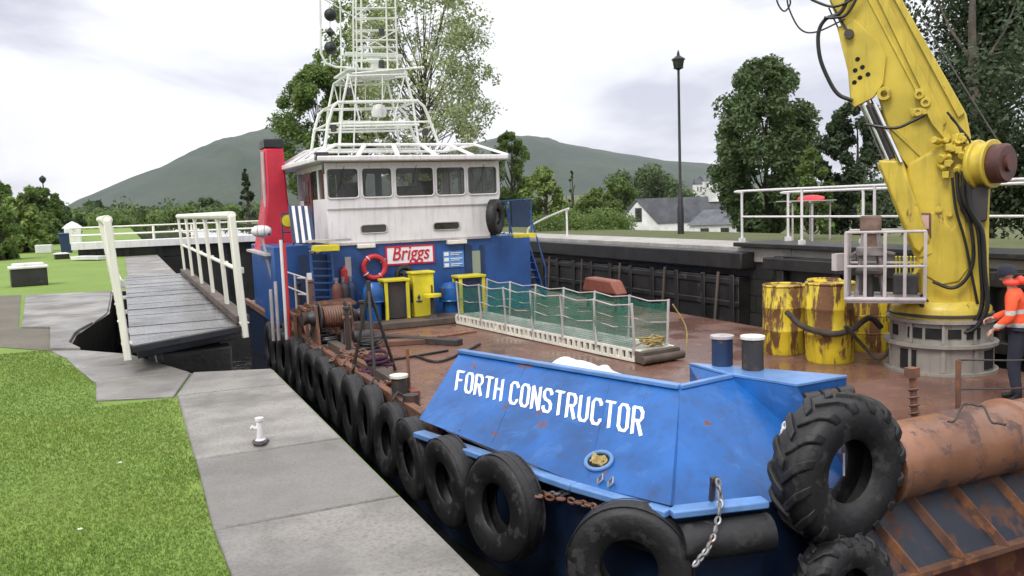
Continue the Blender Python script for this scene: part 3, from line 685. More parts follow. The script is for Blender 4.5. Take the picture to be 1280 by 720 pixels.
# white mooring post on the coping: upright with a side horn and round base
mo = G(326, 552, .022); t = thing('mooring_post', 'small white iron mooring post with a side horn on the grey paving', 'mooring post', mo)
b = MB(); b.lathe([(0, 0), (.045, 0), (.04, .02), (.028, .03), (.026, .17), (.034, .18), (.034, .205), (.0, .215)], mo, (0, 0, 1), 14); b.tube([mo+V(.01, 0, .115), mo+V(-.04, 0, .12), mo+V(-.065, 0, .135)], [.017, .016, .019], 8)
po_ = b.build('post', white, t, bev=0)
b = MB(); b.lathe([(0, .004), (.065, .004), (.062, .014), (0, .016)], mo, (0, 0, 1), 16); b.tube([mo+V(-.05, -.03, .01), mo+V(-.055, -.09, .012), mo+V(-.02, -.13, .012), mo+V(.02, -.10, .012), mo+V(.03, -.04, .012)], .014, 6); bo_ = b.build('base_shadow', darksteel, t); t.scale = (.86, .86, .8)  # dark disc and loop laid under the post as its shadow

# white pillar and blue bin, far left; low white kerb lines
p = G(93, 312, 0); t = thing('stone_pillar', 'small white pillar at the far end of the lawn', 'pillar', p)
MB().box((p.x, p.y, .55), (.75, .75, 1.1)).build('shaft', render_w, t, bev=.04); MB().lathe([(.0, 1.45), (.25, 1.32), (.5, 1.1)], p, (0, 0, 1), 4).build('cap', render_w, t)
p = G(84, 316, 0); t = thing('recycling_bin', 'small blue bin on the far lawn beside the white pillar', 'bin', p)
MB().add([(p.x-.22, p.y-.22, 0), (p.x+.22, p.y-.22, 0), (p.x+.22, p.y+.22, 0), (p.x-.22, p.y+.22, 0), (p.x-.28, p.y-.28, .85), (p.x+.28, p.y-.28, .85), (p.x+.28, p.y+.28, .85), (p.x-.28, p.y+.28, .85)], [(0, 1, 5, 4), (1, 2, 6, 5), (2, 3, 7, 6), (3, 0, 4, 7), (0, 3, 2, 1), (4, 5, 6, 7)]).build('body', darkblue, t, bev=.03)
MB().box((p.x, p.y, .89), (.6, .6, .07)).build('lid', blue2, t, bev=.02)
p, q = G(45, 317, 0), G(66, 316, 0); tag(MB().beam(p+V(0, 0, .2), q+V(0, 0, .2), .4, .4).build('stone_bench', render_w, bev=.03), 'low pale stone bench at the far left edge of the lawn', 'bench')
p, q = G(96, 322, .1), G(130, 322, .1); b = MB(); b.beam(p, q, .5, .12); tag(b.build('kerb_strip', render_w), kind='structure')

# ------------------------------------------------------------------ near gate walkway
t = thing('gate_walkway', 'open lock gate with a wet plank walkway between cream railings', 'lock gate', (.6, 9, .3))
b = MB(); pl = [(.0, 8.96), (1.21, 9.84)]
n = 27; y0, y1 = 8.96, 19.5
for i in range(n):
    ya, yb = y0+(y1-y0)*i/n, y0+(y1-y0)*(i+1)/n-.012
    # first boards are cut along the slanted heel of the gate
    def lim(y): return .005 if y >= 8.96 else .005
    xr = min(1.21, max(.05, (ya-8.96)/.88*1.21)); xr2 = min(1.21, max(.05, (yb-8.96)/.88*1.21))
    z = .30+.003*math.sin(i*3.7); b.prism([(.0, ya, z-.06), (xr, ya, z-.06), (xr2, yb, z-.06), (.0, yb, z-.06)], (0, 0, .06))
b.build('deck', plank_m, t, smooth=False)
b = MB(); b.prism([(.06, 9.35, .10), (1.14, 10.15, .10), (1.2, 19.5, .10), (.0, 19.5, .10)], (0, 0, .13)); b.build('deck_frame', blackwood, t, bev=.01)
b = MB(); b.b2((1.10, 9.85, .305), (1.25, 19.5, .40)); b.build('kerb_board', timber, t, bev=.008); MB().beam((.0, 8.93, .262), (1.22, 9.81, .262), .05, .07).build('end_beam', blackwood, t, bev=.008)
b = MB(); b.b2((.35, 9.9, -2.9), (.95, 19.3, .08))
for k in range(5): b.b2((.30, 9.7+k*2.3, -2.9), (1.02, 10.0+k*2.3, .09))
for z in (-.5, -1.2, -1.9): b.b2((.28, 9.8, z), (1.05, 19.4, z+.22))
b.build('gate_leaf', blackwood, t, bev=.02)
def railing(xf, lf_, ys, ztop):
    h_ = ztop-.3; r_ = MB(); ya, yb = ys[0]-.04, ys[-1]+.05
    r_.tube([(xf(ya)+lf_(ya), ya, ztop), (xf(yb)+lf_(yb), yb, ztop)], .05, 10); r_.tube([(xf(ya)+lf_(ya)*.5+.03, ya, .3+h_*.50), (xf(yb)+lf_(yb)*.5+.03, yb, .3+h_*.50)], .026, 8)
    r_.build('handrail', cream, t)
    for i, y in enumerate(ys):
        x, lean = xf(y), lf_(y)
        p = MB(); p.beam((x, y, .16), (x+lean, y, ztop), .045 if i else .07, .14 if i else .20, up=(0, 1, 0)); p.box((x, y, .325), (.10, .16, .02)); p.box((x+lean*.5+.02, y, .3+h_*.50), (.09, .07, .07))
        p.box((x+lean*.93, y, ztop-.03), (.06, .13 if i else .19, .09))
        if x < -.05: p.box((x/2, y, .2), (abs(x)+.06, .08, .06))
        p.build('rail_post', cream, t, bev=.01)
railing(lambda y: 1.18, lambda y: -.06, [9.81, 11.3, 13.1, 15.0, 17.0, 19.2], 1.53)
railing(lambda y: -.03-.02*(y-9), lambda y: -.085-.008*(y-9), [9.0, 11.0, 13.2, 15.6, 18.2], 1.53)
# far lock gate across the canal with its rails
t = thing('lock_gate', 'far lock gate with white rails seen beyond the plank walkway', 'lock gate', (4, 37, -.3))
b = MB(); b.b2((-1.6, 37.2, -.1), (13.4, 37.8, .34)); b.b2((1.3, 37.2, -3.2), (13.4, 37.8, -.1))
for k in range(12): b.b2((-1.2+k*1.25, 37.05, -.1 if k < 2 else -3.2), (-1.0+k*1.25, 37.9, .35))
b.build('gate_leaf', blackwood, t, bev=.02)
MB().b2((-1.8, 36.7, .36), (13.4, 38.1, .62)).build('deck', white, t)
b = MB()
for yq in (36.75, 38.0):
    for z in (.9, 1.2): b.tube([(-1.8, yq, z), (13.4, yq, z)], .032, 6)
    for k in range(11): b.cyl((-1.8+k*1.5, yq, .6), (-1.8+k*1.5, yq, 1.22), .035, seg=6)
b.build('handrail', cream, t)

# ------------------------------------------------------------------ right bank: gate leaf in its recess, walkway rails
t = thing('recessed_gate_leaf', 'long black timber lock gate leaf folded against the far wall', 'lock gate', (13.1, 20, -1))
b = MB(); b.b2((13.05, 15.6, -3), (13.39, 30.0, -.35))
for k in range(13):
    y = 15.7+k*1.1; b.b2((12.99, y, -3), (13.04, y+.16, -.30))
for z in (-.42, -.95, -1.5, -2.1): b.b2((13.01, 15.55, z-.12), (13.045, 30.1, z+.02))
b.build('planking', blackwood, t, bev=.02)
MB().b2((12.97, 15.4, -.16), (13.42, 30.2, .24)).build('top_beam', blackwood, t, bev=.03)
for k in range(5): MB().beam((12.95, 16.2+k*2.2, -.25), (12.95, 16.5+k*2.2, -2.6), .03, .07).build('fender_strip', timber, t)
# railed walkway on the near right gate
t = thing('railed_walkway', 'black gate walkway with white tubular railings behind the yellow drums', 'walkway', (13.5, 12, .4))
b = MB(); b.b2((13.15, 4.0, .36), (14.3, 15.9, .46)); b.b2((13.42, 4, .2), (13.9, 15.7, .34)); b.build('deck', blackwood, t, bev=.015)
b = MB(); b.b2((13.2, 6.0, -3), (13.38, 14.6, .18))
for k in range(6): b.b2((13.02, 6.1+k*1.6, -3), (13.19, 6.3+k*1.6, .19))
b.b2((12.98, 6, -.1), (13.18, 14.7, .16)); b.b2((12.98, 6, -1.2), (13.18, 14.7, -1.0)); b.build('gate_leaf', blackwood, t, bev=.02)
def tubrail(x, ya, yb, n, z0, z1):
    r_ = MB(); r = .028
    r_.tube(curve([(x, yb, z0), (x, yb+.0, z1-.18), (x, yb-.05, z1-.04), (x, yb-.2, z1), (x, (ya+yb)/2, z1), (x, ya, z1)], 5), r, 8)
    r_.tube([(x, yb, (z0+z1)/2), (x, ya, (z0+z1)/2)], r*.85, 8); r_.build('handrail', white, t)
    for k in range(n+1):
        y = yb-(yb-ya)*k/n
        p = MB(); p.cyl((x, y, z0), (x, y, z1), r, seg=8); p.box((x, y, z0+.05), (.11, .11, .10)); p.build('rail_post', white, t)
tubrail(13.3, 4.2, 15.75, 6, .46, 1.66)
tubrail(14.2, 4.2, 15.2, 5, .46, 1.60)
# sloping handrail at the ladder top on the far bank
p0 = SX(709, 293, 14.0); t = thing('sloping_handrail', 'white sloping handrail at the head of the far bank steps', 'handrail', (p0.x, p0.y, .33))
b = MB(); a = SX(709, 262, 14.0); c = SX(663, 283, 14.0); b.tube(curve([(p0.x, p0.y, .3), (p0.x, p0.y, a.z-.12), (a.x, a.y+.12, a.z), c, (c.x, c.y+.2, .1)], 6), .035, 8); b.build('rail', white, t)
# red cloth and dark bin behind the rails
p = SX(1014, 246, 16.5); t = thing('rowing_dinghy', 'small upturned red and white dinghy behind the white railings', 'dinghy', (p.x, p.y, .6))
def dinghy(c, L_, W_, H_):
    b = MB(); n, m_ = 13, 9
    for i in range(n):
        u = -1+2*i/(n-1); wd = W_/2*(1-abs(u)**2.4)**.7 if abs(u) < 1 else .02
        for j in range(m_):
            a = math.pi*j/(m_-1); b.v.append((c[0]+wd*math.cos(a)*.8, c[1]+u*L_/2, c[2]+H_*math.sin(a)*(1-.35*abs(u)**2)))
    for i in range(n-1):
        for j in range(m_-1): b.f.append((i*m_+j, i*m_+j+1, (i+1)*m_+j+1, (i+1)*m_+j))
    return b
dinghy((p.x, p.y, p.z-.10), .95, .55, .15).build('hull', redring, t)
b = MB()
for k in (-1, 1): b.b2((p.x-.4, p.y+k*.35-.02, p.z-.15), (p.x+.4, p.y+k*.35+.02, p.z-.11)); b.b2((p.x-.32, p.y+k*.35-.02, .3), (p.x-.29, p.y+k*.35+.02, p.z-.15)); b.b2((p.x+.29, p.y+k*.35-.02, .3), (p.x+.32, p.y+k*.35+.02, p.z-.15))
b.b2((p.x-.38, p.y-.5, p.z-.11), (p.x+.38, p.y+.9, p.z-.09)); b.build('trestle', greyw, t)
# ================================================================== WORKBOAT
DZ = -1.2
boat = thing('workboat', 'blue and white steel workboat with a rusty open foredeck lying in the lock', 'workboat', (7, 16, -2.6))
def onplane(p3, px, py): return SP(px, py, p3[0], np.cross(np.array(p3[1])-np.array(p3[0]), np.array(p3[2])-np.array(p3[0])))
T0, T1 = G(575, 440, -.4), G(850, 485, -.4); B1 = G(720, 603, -1.15)
PL = [T0, T1, B1]; B0 = onplane(PL, 524, 524); B2 = onplane(PL, 838, 632)
B0.z = max(B0.z, DZ-.05)
C0 = G(957, 622, -1.15)                       # ledge corner under the square bow box
XA = C0.x; BY = C0.y
HULL = [(3.42, 27.5), (3.42, B0.y), (B1.x, B1.y), (B2.x, B2.y), (C0.x, C0.y), (11.75, BY), (12.0, BY+1), (12.0, 26.5), (11, 27.5)]
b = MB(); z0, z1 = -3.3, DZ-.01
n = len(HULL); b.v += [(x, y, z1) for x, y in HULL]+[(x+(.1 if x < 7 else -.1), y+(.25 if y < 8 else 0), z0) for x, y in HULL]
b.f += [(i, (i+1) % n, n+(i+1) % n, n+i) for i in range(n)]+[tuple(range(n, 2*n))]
hull = b.build('hull', hullshade, boat, smooth=False)
b = MB(); b.add([(x, y, DZ) for x, y in HULL], [tuple(range(n))]); b.build('deck', deck_m, boat, smooth=False)
b = MB(); ins = lambda p: V(p[0], p[1], 0)
def strip(b, pts, out, zc, hz, th):
    for p, q in zip(pts, pts[1:]): b.beam((*p, zc), (*q, zc), th, hz)
strip(b, HULL[0:2], 0, DZ+.0, .16, .12); b.build('rubbing_strake', rusty, hull, bev=.01)
# ledge (pale worn knuckle) below the lettered bulwark and box
b = MB(); kn = [V(B0.x, B0.y, DZ), V(B1.x, B1.y, DZ+.02), V(B2.x, B2.y, DZ+.02), V(C0.x, C0.y, DZ+.02)]
for p, q in zip(kn, kn[1:]): b.beam(p+V(-.02, -.02, 0), q+V(-.02, -.02, 0), .17, .07)
b.build('knuckle_ledge', bluesheen, hull, bev=.015)  # shares the sky-sheen blue of the box top
# dark rubber fender rolls under the ledge at the corner
b = MB(); f1, f2 = V(B1.x+.06, B1.y-.30, DZ-.22), V(B2.x-.03, B2.y-.05, DZ-.24)
b.tube([f1, f2], .15, 14); b.tube([V(B2.x+.02, B2.y-.10, DZ-.24), V(C0.x-.05, C0.y-.10, DZ-.22)], .17, 14)
b.build('fender_roll', rubber, hull)
# lettered bulwark
inw = V(.10, .05, 0)
b = MB(); b.prism([B0, B1, B2, T1, T0], V(.05, .025, -.01)); bul = b.build('bulwark', blue, boat, smooth=False)
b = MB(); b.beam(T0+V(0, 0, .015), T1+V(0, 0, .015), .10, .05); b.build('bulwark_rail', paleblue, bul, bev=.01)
b = MB(); nbz = (T1-T0).cross(B1-T0).normalized(); nbz = nbz if nbz.y < 0 or nbz.x < 0 else -nbz
for u in (.36, .74):
    b.beam(lerp(T0, T1, u)+nbz*.001, lerp(B0, B2, u)+nbz*.001, .009, .004, up=nbz)
b.build('weld_seam', blue, bul)
b = MB()
for k in (.12, .38, .64, .88):
    a_ = lerp(T0, T1, k); c_ = V(a_.x+.9, a_.y+.15, DZ); b.prism([a_+V(.06, 0, -.05), c_, V(a_.x+.02, a_.y, DZ)], (0.0, .03, 0))
b.build('bulwark_bracket', paleblue, bul)
# block letters as raised welded plates
GL = {'F': [[(0, 0), (0, 7), (4, 7)], [(0, 3.7), (3, 3.7)]],
 'O': [[(0, 1), (0, 6), (1, 7), (3, 7), (4, 6), (4, 1), (3, 0), (1, 0), (0, 1)]],
 'R': [[(0, 0), (0, 7), (3, 7), (4, 6), (4, 4.5), (3, 3.5), (0, 3.5)], [(2, 3.5), (4, 0)]],
 'T': [[(0, 7), (4, 7)], [(2, 7), (2, 0)]], 'H': [[(0, 0), (0, 7)], [(4, 0), (4, 7)], [(0, 3.6), (4, 3.6)]],
 'C': [[(4, 5.6), (4, 6), (3, 7), (1, 7), (0, 6), (0, 1), (1, 0), (3, 0), (4, 1), (4, 1.4)]],
 'N': [[(0, 0), (0, 7), (4, 0), (4, 7)]], 'U': [[(0, 7), (0, 1), (1, 0), (3, 0), (4, 1), (4, 7)]],
 'S': [[(4, 5.6), (4, 6), (3, 7), (1, 7), (0, 6), (0, 4.6), (1, 3.7), (3, 3.3), (4, 2.4), (4, 1), (3, 0), (1, 0), (0, 1), (0, 1.4)]]}
def lettering(word, q, wd=1.0, th=.003):
    """q: lower left, lower right, upper right, upper left on the plate"""
    bl, br, tr, tl = q; nrm = (br-bl).cross(tl-bl).normalized(); nrm = nrm if nrm.dot(V(0, 0, CAM_H)-bl) > 0 else -nrm
    tot = sum(3.2 if c == ' ' else 6.5 for c in word)-2.5; x0 = 0; b = MB()
    def P(x, y):
        u, v = x/tot, y/7; return lerp(lerp(bl, br, u), lerp(tl, tr, u), v)+nrm*.003
    k = 0
    for c in word:
        if c == ' ': x0 += 3.2; continue
        for s in GL[c]:
            for a, e in zip(s, s[1:]):
                p, r_ = P(x0+a[0], a[1]), P(x0+e[0], e[1]); d = (r_-p).normalized(); k += 1
                b.beam(p-d*wd*.34, r_+d*wd*.34, th+(k % 5)*.0006, wd, up=nrm.cross(d))
        x0 += 6.5
    return b
q = [onplane(PL, 570, 487), onplane(PL, 801, 544), onplane(PL, 804, 511), onplane(PL, 573, 464)]
lettering('FORTH CONSTRUCTOR', q, .036).build('lettering', textw, bul, smooth=False)
# hawse hole with yellow rope
hc = onplane(PL, 749, 577); nb = (T1-T0).cross(B1-T0).normalized(); nb = nb if nb.dot(V(0, 0, 1.5)-hc) > 0 else -nb
xb = (T1-T0).normalized(); yb = nb.cross(xb)
def oval(c, rx, ry, rt, off, n=28): return [c+nb*off+xb*(rx*math.cos(2*math.pi*i/n))+yb*(ry*math.sin(2*math.pi*i/n)) for i in range(n)]
hh = MB(); hh.tube(oval(hc, .145, .118, 0, .012), .022, 8, True); ho = hh.build('hawse_ring', paleblue, bul)
MB().add(oval(hc, .14, .112, 0, .006)+[hc+nb*.006], [tuple(range(28))]).build('hawse_hole', holeblack, ho)  # flat black disc painted for the shade inside the hole
b = MB(); r_ = np.random.default_rng(3)
for k in range(9): b.tube(curve([hc+nb*(.02)+xb*r_.uniform(-.10, .10)+yb*r_.uniform(-.07, .07) for _ in range(4)], 5), .012, 6)
b.build('mooring_rope', ropem, ho)
b = MB()
for px, py in ((752, 602), (765, 606)): p = onplane(PL, px, py)+nb*.03; b.tube([p+xb*.03, p+yb*.05+nb*.02, p-xb*.03, p-yb*.05], .012, 6, True)
b.build('shackle', chainm, ho)
# bow corner panel, then the square box with its flat top
A_, Bx, Cx, Dx = G(914, 471, -.4), G(996, 484, -.4), G(1058, 473, -.4), G(862, 457, -.4)
cpn = MB(); s1 = V(A_.x, A_.y, -.4); foot = V(C0.x+.0, C0.y+.02, DZ)
cpn.add([T1, s1, V(C0.x, C0.y, DZ+.02), V(B2.x, B2.y, DZ+.02)], [(0, 1, 2), (0, 2, 3)]); cpn.build('corner_plate', blue, boat, smooth=False)
fb = V(Bx.x, BY+.03, DZ-.9)
bx = MB(); bot = [V(C0.x+.002, C0.y, DZ-.0), V(Bx.x+.02, BY-.01, DZ-.0), V(Cx.x, Cx.y, DZ), V(Dx.x, Dx.y, DZ)]
topp = [A_, Bx, Cx, Dx]; bx.v += topp+bot; bx.f += [(0, 1, 5, 4), (1, 2, 6, 5), (2, 3, 7, 6), (3, 0, 4, 7)]
box_o = bx.build('bow_box', blue, boat, smooth=False)
cm = sum(topp, V(0, 0, 0))/4
MB().prism([cm+(p-cm)*1.015+V(0, 0, .002) for p in topp], (0, 0, .035)).build('box_top', bluesheen, box_o, bev=.008)
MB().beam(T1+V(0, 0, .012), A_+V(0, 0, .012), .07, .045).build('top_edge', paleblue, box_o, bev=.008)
b = MB()
for k in (.16, .5, .84):
    p = lerp(Bx, Cx, k)+V(.05, -.02, -.13); d = (Cx-Bx).normalized(); b.cyl(p-d*.10, p+d*.10, .065, seg=12)
b.build('fairlead_roller', darksteel, box_o)
for px, pyb, pyt, m_ in ((903, 456, 421, darkblue), (941, 461, 422, darksteel)):
    p = G(px, pyb, -.36); h_ = (pyb-pyt)/F*p.length
    o = MB().lathe([(0, 0), (.118, 0), (.118, h_-.02), (0, h_-.02)], p, (0, 0, 1), 20).build('mooring_bollard', m_, boat)
    MB().lathe([(0, h_-.018), (.135, h_-.018), (.135, h_+.018), (.0, h_+.02)], p, (0, 0, 1), 20).build('bollard_cap', cream if px > 920 else greyw, o, bev=.004)
b = MB(); p = lerp(T1, T0, .02)
for px, py in ((884, 555), (890, 570)):
    p = SP(px-18, py+10, (B2+C0)/2+V(0, 0, .35), (.3, -1, 0.1))
# shackled chains on the corner
def chain_obj(parent, pts, link, r, m_, name='chain'): MB().chain(curve(pts, 4), link, r).build(name, m_, parent)
kz = DZ+.02
chain_obj(hull, [V(B0.x+.22, B1.y+.30, kz-.10), V(B1.x-.10, B1.y+.02, kz-.13), V(lerp(B1, B2, .45).x-.12, lerp(B1, B2, .45).y-.02, kz-.10), V(B2.x-.12, B2.y+.1, kz-.12)], .085, .013, chainr)
p = lerp(B2, C0, .42)
chain_obj(hull, [p+V(.03, -.06, .22), p+V(-.02, -.15, .0), p+V(-.22, -.28, -.22), p+V(-.42, -.3, -.38)], .07, .012, chainm)
MB().beam(p+V(.03, .03, .0), p+V(.03, .0, .22), .05, .04).box(p+V(.03, -.01, .20), (.07, .05, .06)).build('chain_lug', darksteel, hull, bev=.01)
for dx, dz in ((.0, .36), (.05, .29)):
    pp = SP(884+dx*200, 562+dx*160, T1+V(.25, -.30, -.3), (.5, -1, .5)); MB().torus(pp, (.4, -1, .3), .035, .014, 12, 6).build('shackle', darksteel, hull)
# bow roller and front plating
b = MB(); x0, x1 = XA+1.35, 11.9; yc, zc = BY+.02, DZ+.12
b.lathe([(0, x0), (.40, x0), (.40, x0+.06), (.37, x0+.07), (.37, 8.28), (.40, 8.3), (.40, 8.36), (.35, 8.38), (.35, 10.2), (.39, 10.22), (.39, 10.3), (.35, 10.32), (.35, x1), (0, x1)], (0, yc, zc), (1, 0, 0), 36)
b.build('bow_roller', pipeR, boat)
b = MB(); xr0 = XA+.95
b.add([(xr0, BY+.0, DZ-.22), (12, BY, DZ-.22), (12, BY-.42, DZ-.80), (xr0, BY-.42, DZ-.80), (xr0, BY, DZ-.8), (12, BY, DZ-.8)], [(0, 1, 2, 3), (3, 2, 5, 4), (0, 3, 4), (1, 5, 2)])
fp = b.build('bow_apron', hullrust, boat, smooth=False)
b = MB(); k = xr0+.15; up = V(0, -.42, -.58).normalized()
while k < 12: b.beam((k, BY-.0, DZ-.20), (k+.28, BY-.45, DZ-.80), .045, .11); k += .62
b.beam((xr0, BY-.45, DZ-.80), (12, BY-.45, DZ-.80), .10, .05); b.build('apron_rib', rusty, fp)
b = MB(); b.b2((xr0, BY-.30, DZ-1.6), (12, BY-.05, DZ-.86)); b.build('lower_bow', hullred, boat, bev=.03)
# stanchions with sagging wire on the bow
pts = []
for px, pyb, pyt, m_ in ((1146, 528, 462, rusty), (1198, 523, 450, rusty)):
    p = G(px, pyb, DZ+.3); p.z = DZ+.02; a = SP(px-6 if px < 1180 else px, pyt, p, (0, 1, 0)); b = MB(); b.cyl(p, a, .035 if px < 1180 else .028, seg=8)
    if px < 1180:
        for j in range(6): b.torus(lerp(p, a, .25+.1*j), (0, .3, 1), .043, .014, 10, 5)
        b.box(a+V(0, 0, -.03), (.12, .1, .10))
    b.build('bow_stanchion', m_, boat); pts.append(a)
b = MB(); far = V(11.6, BY+.5, -.35)
for dz in (0, -.32): b.tube(curve([pts[1]+V(0, 0, dz), lerp(pts[1], far, .45)+V(0, 0, dz-.13), far+V(0, 0, dz)], 8), .011, 6)
b.cyl(far, V(far.x, far.y, DZ), .03); b.build('guard_wire', darksteel, boat)

# ------------------------------------------------------------------ deckhouse and wheelhouse
HY = 19.9
def wallprism(b, x0, x1, z0, z1, y0, y1): b.b2((x0, y0, z0), (x1, y1, z1))
xl, xr, zb_ = 4.47, 8.55, .75
b = MB(); wallprism(b, xl, 9.75, DZ, .74, HY, 26.5); wallprism(b, 2.85+.7, xl+.01, DZ, .62, 21.4, 26.5)
dh = b.build('deckhouse', blue2, boat, bev=.02)
def onf(px, py, y=HY-.02): return SY(px, py, y)
def rectf(b, x0, y0, x1, y1, Y_, th=.04):
    """plate on the front face between two picture points, stood at depth Y_"""
    p, q = SY(x0, y0, Y_), SY(x1, y1, Y_); b.b2((min(p.x, q.x), Y_-th, min(p.z, q.z)), (max(p.x, q.x), Y_, max(p.z, q.z))); return p, q
b = MB(); p, q = rectf(b, 484, 330, 540, 307, HY-.003, .03); sg = b.build('name_board', textw, dh)
def textmesh(s, size, shear, mat, parent, loc, ext=.006, bold=0.0, sx=1.0, name='lettering'):
    cu = bpy.data.curves.new('t', 'FONT'); cu.body = s; cu.size = size; cu.shear = shear; cu.extrude = ext; cu.offset = bold; cu.align_x = 'CENTER'; cu.align_y = 'CENTER'
    to = bpy.data.objects.new('t', cu); sc.collection.objects.link(to); bpy.context.view_layer.update()
    me = bpy.data.meshes.new_from_object(to); bpy.data.objects.remove(to); me.transform(Matrix.Rotation(R(90), 4, 'X') @ Matrix.Diagonal((sx, 1, 1, 1))); me.transform(Matrix.Translation(Vector(loc)-WL.get(parent.name, V(0, 0, 0))))
    me.materials.clear(); me.materials.append(mat); o = bpy.data.objects.new(name, me); sc.collection.objects.link(o); o.parent = parent; return o
mid = (p+q)/2; textmesh('Briggs', .50, .25, textred, sg, (mid.x, HY-.041, mid.z+.035), bold=.004, sx=.80)
b = MB(); w2 = abs(q.x-p.x)/2; h2 = abs(q.z-p.z)/2
for sx_ in (-1, 1): b.b2((mid.x+sx_*(w2+.02)-.02, HY-.04, mid.z-h2-.03), (mid.x+sx_*(w2+.02)+.02, HY-.004, mid.z+h2+.03))
for sz in (-1, 1): b.b2((mid.x-w2, HY-.04, mid.z+sz*(h2+.02)-.02), (mid.x+w2, HY-.004, mid.z+sz*(h2+.02)+.02))
b.build('board_frame', textred, sg)
b = MB(); p, q = rectf(b, 554, 335, 579, 313, HY-.003, .02); nb_ = b.build('notice_sign', paint('sign_blue', (.10, .26, .60), .5), dh)
b = MB(); mid = (p+q)/2
for k in range(3):
    z = mid.z-.14+k*.14; b.b2((p.x+.03, HY-.035, z-.045), (p.x+.15, HY-.024, z+.045))
    b.b2((p.x+.20, HY-.035, z+.01), (q.x-.04, HY-.024, z+.03)); b.b2((p.x+.20, HY-.035, z-.03), (q.x-.12, HY-.024, z-.015))
b.build('pictogram', textw, nb_)
for x0, x1, yy_ in ((446, 468, 308), (558, 582, 303)):
    a = onf(x0, yy_); c = onf(x1, yy_); MB().b2((a.x, HY-.14, a.z-.05), (c.x, HY+.0, a.z+.05)).build('deck_lamp', cream, dh, bev=.015)
b = MB(); p, q = rectf(b, 589, 342, 601, 313, HY-.003, .02); wn = b.build('door_window', greenpane, dh)
b = MB(); rectf(b, 582, 350, 589, 306, HY-.003, .03); rectf(b, 601, 350, 604, 306, HY-.003, .03); b.build('door_frame', darkblue, dh)
b = MB(); rectf(b, 432, 347, 438, 321, HY-.003, .03); b.build('vent_panel', greyw, dh)
# dark recess with the forward ladder on the port side
b = MB(); a = onf(382, 400); c = onf(413, 318); b.b2((a.x, HY+.4, DZ), (c.x, HY+.5, c.z)); 
pw = MB(); l0 = onf(345, 380, 20.6); l1 = onf(386, 306, 20.6); pw.b2((l0.x, 20.6, DZ), (l1.x, 22.5, l1.z)); pw.build('side_locker', blue2, boat, bev=.03)
b.build('dark_doorway', darkblue, dh)
lad = MB(); a, c = onf(394, 398, 19.3), onf(388, 318, 19.6); a2, c2 = onf(420, 398, 19.3), onf(414, 318, 19.6)
lad.beam(a, c, .05, .10); lad.beam(a2, c2, .05, .10)
for k in range(1, 9): lad.beam(lerp(a, c, k/9), lerp(a2, c2, k/9), .14, .03)
lad.build('ladder', blue2, boat)
b = MB(); p, q = rectf(b, 389, 314, 418, 305, 19.35, .5); b.build('yellow_landing', yellow3, boat, bev=.01)
b = MB(); p, q = rectf(b, 384, 356, 389, 341, 19.2, .04); b.build('white_plate', white, boat)
# white and red striped pole and rails on the port side
for px, pt, pb, m1 in ((351, 300, 398, white), (355, 304, 394, redring), (344, 352, 400, greyw), (338, 362, 402, greyw)):
    p = G(px, pb, DZ+.0); p = SY(px, pb, 18.4); q = SY(px, pt, 18.4); p.z = DZ; MB().cyl((q.x, q.y, DZ), q, .035, seg=8).build('side_pole', m1, boat)
b = MB(); a, c = SY(305, 352, 18.3), SY(372, 350, 18.3)
for dz in (0, -.35): b.tube([V(3.5, 18.0, a.z+dz), V(3.5, 23.5, a.z+dz)], .02, 6); b.tube([V(3.5, 18.0, a.z+dz), V(c.x, 18.3, a.z+dz)], .02, 6)
for k in range(5): b.cyl((3.5, 18+k*1.35, DZ), (3.5, 18+k*1.35, a.z), .025, seg=6)
b.build('side_rail', greyw, boat)
# blue and white striped screen
b = MB(); b2_ = MB()
for k in range(7):
    p = SY(368+k*4, 304, 19.5); q = SY(362+k*4, 258, 19.9); (b if k % 2 else b2_).beam(p, q, .07, .05)
b.build('stair_rail', white, boat); b2_.build('stair_rail', darkblue, boat)
p = SY(385, 300, 19.4); MB().box((p.x+.45, 19.45, p.z-.03), (1.0, .5, .05)).build('stair_landing', greyw, boat)

WX0, WX1, WT = 4.45, 8.93, 2.66
wh = MB()
# front wall with slightly forward raked window band, cut as frame members around real openings
wins = [(408, 448), (452, 490), (494, 542), (545, 581), (584, 621)]
wz0, wz1 = 1.82, 2.53
def zrow(px, top): return wz1 if top else wz0
edges = [WX0]
for a_, c_ in wins: edges += [SY(a_, 230, HY).x, SY(c_, 230, HY).x]
edges += [WX1]
fz0 = .75
wh.prism([(WX0, HY, fz0), (SY(612, 290, HY).x, HY, fz0), (WX1-.12, HY, 1.35), (WX1, HY, wz0), (WX0, HY, wz0)], (0, .09, 0))
wh.b2((WX0, HY, wz1), (WX1, HY+.09, WT))
for i in range(0, len(edges), 2): wh.b2((edges[i], HY, wz0), (edges[i+1], HY+.09, wz1))
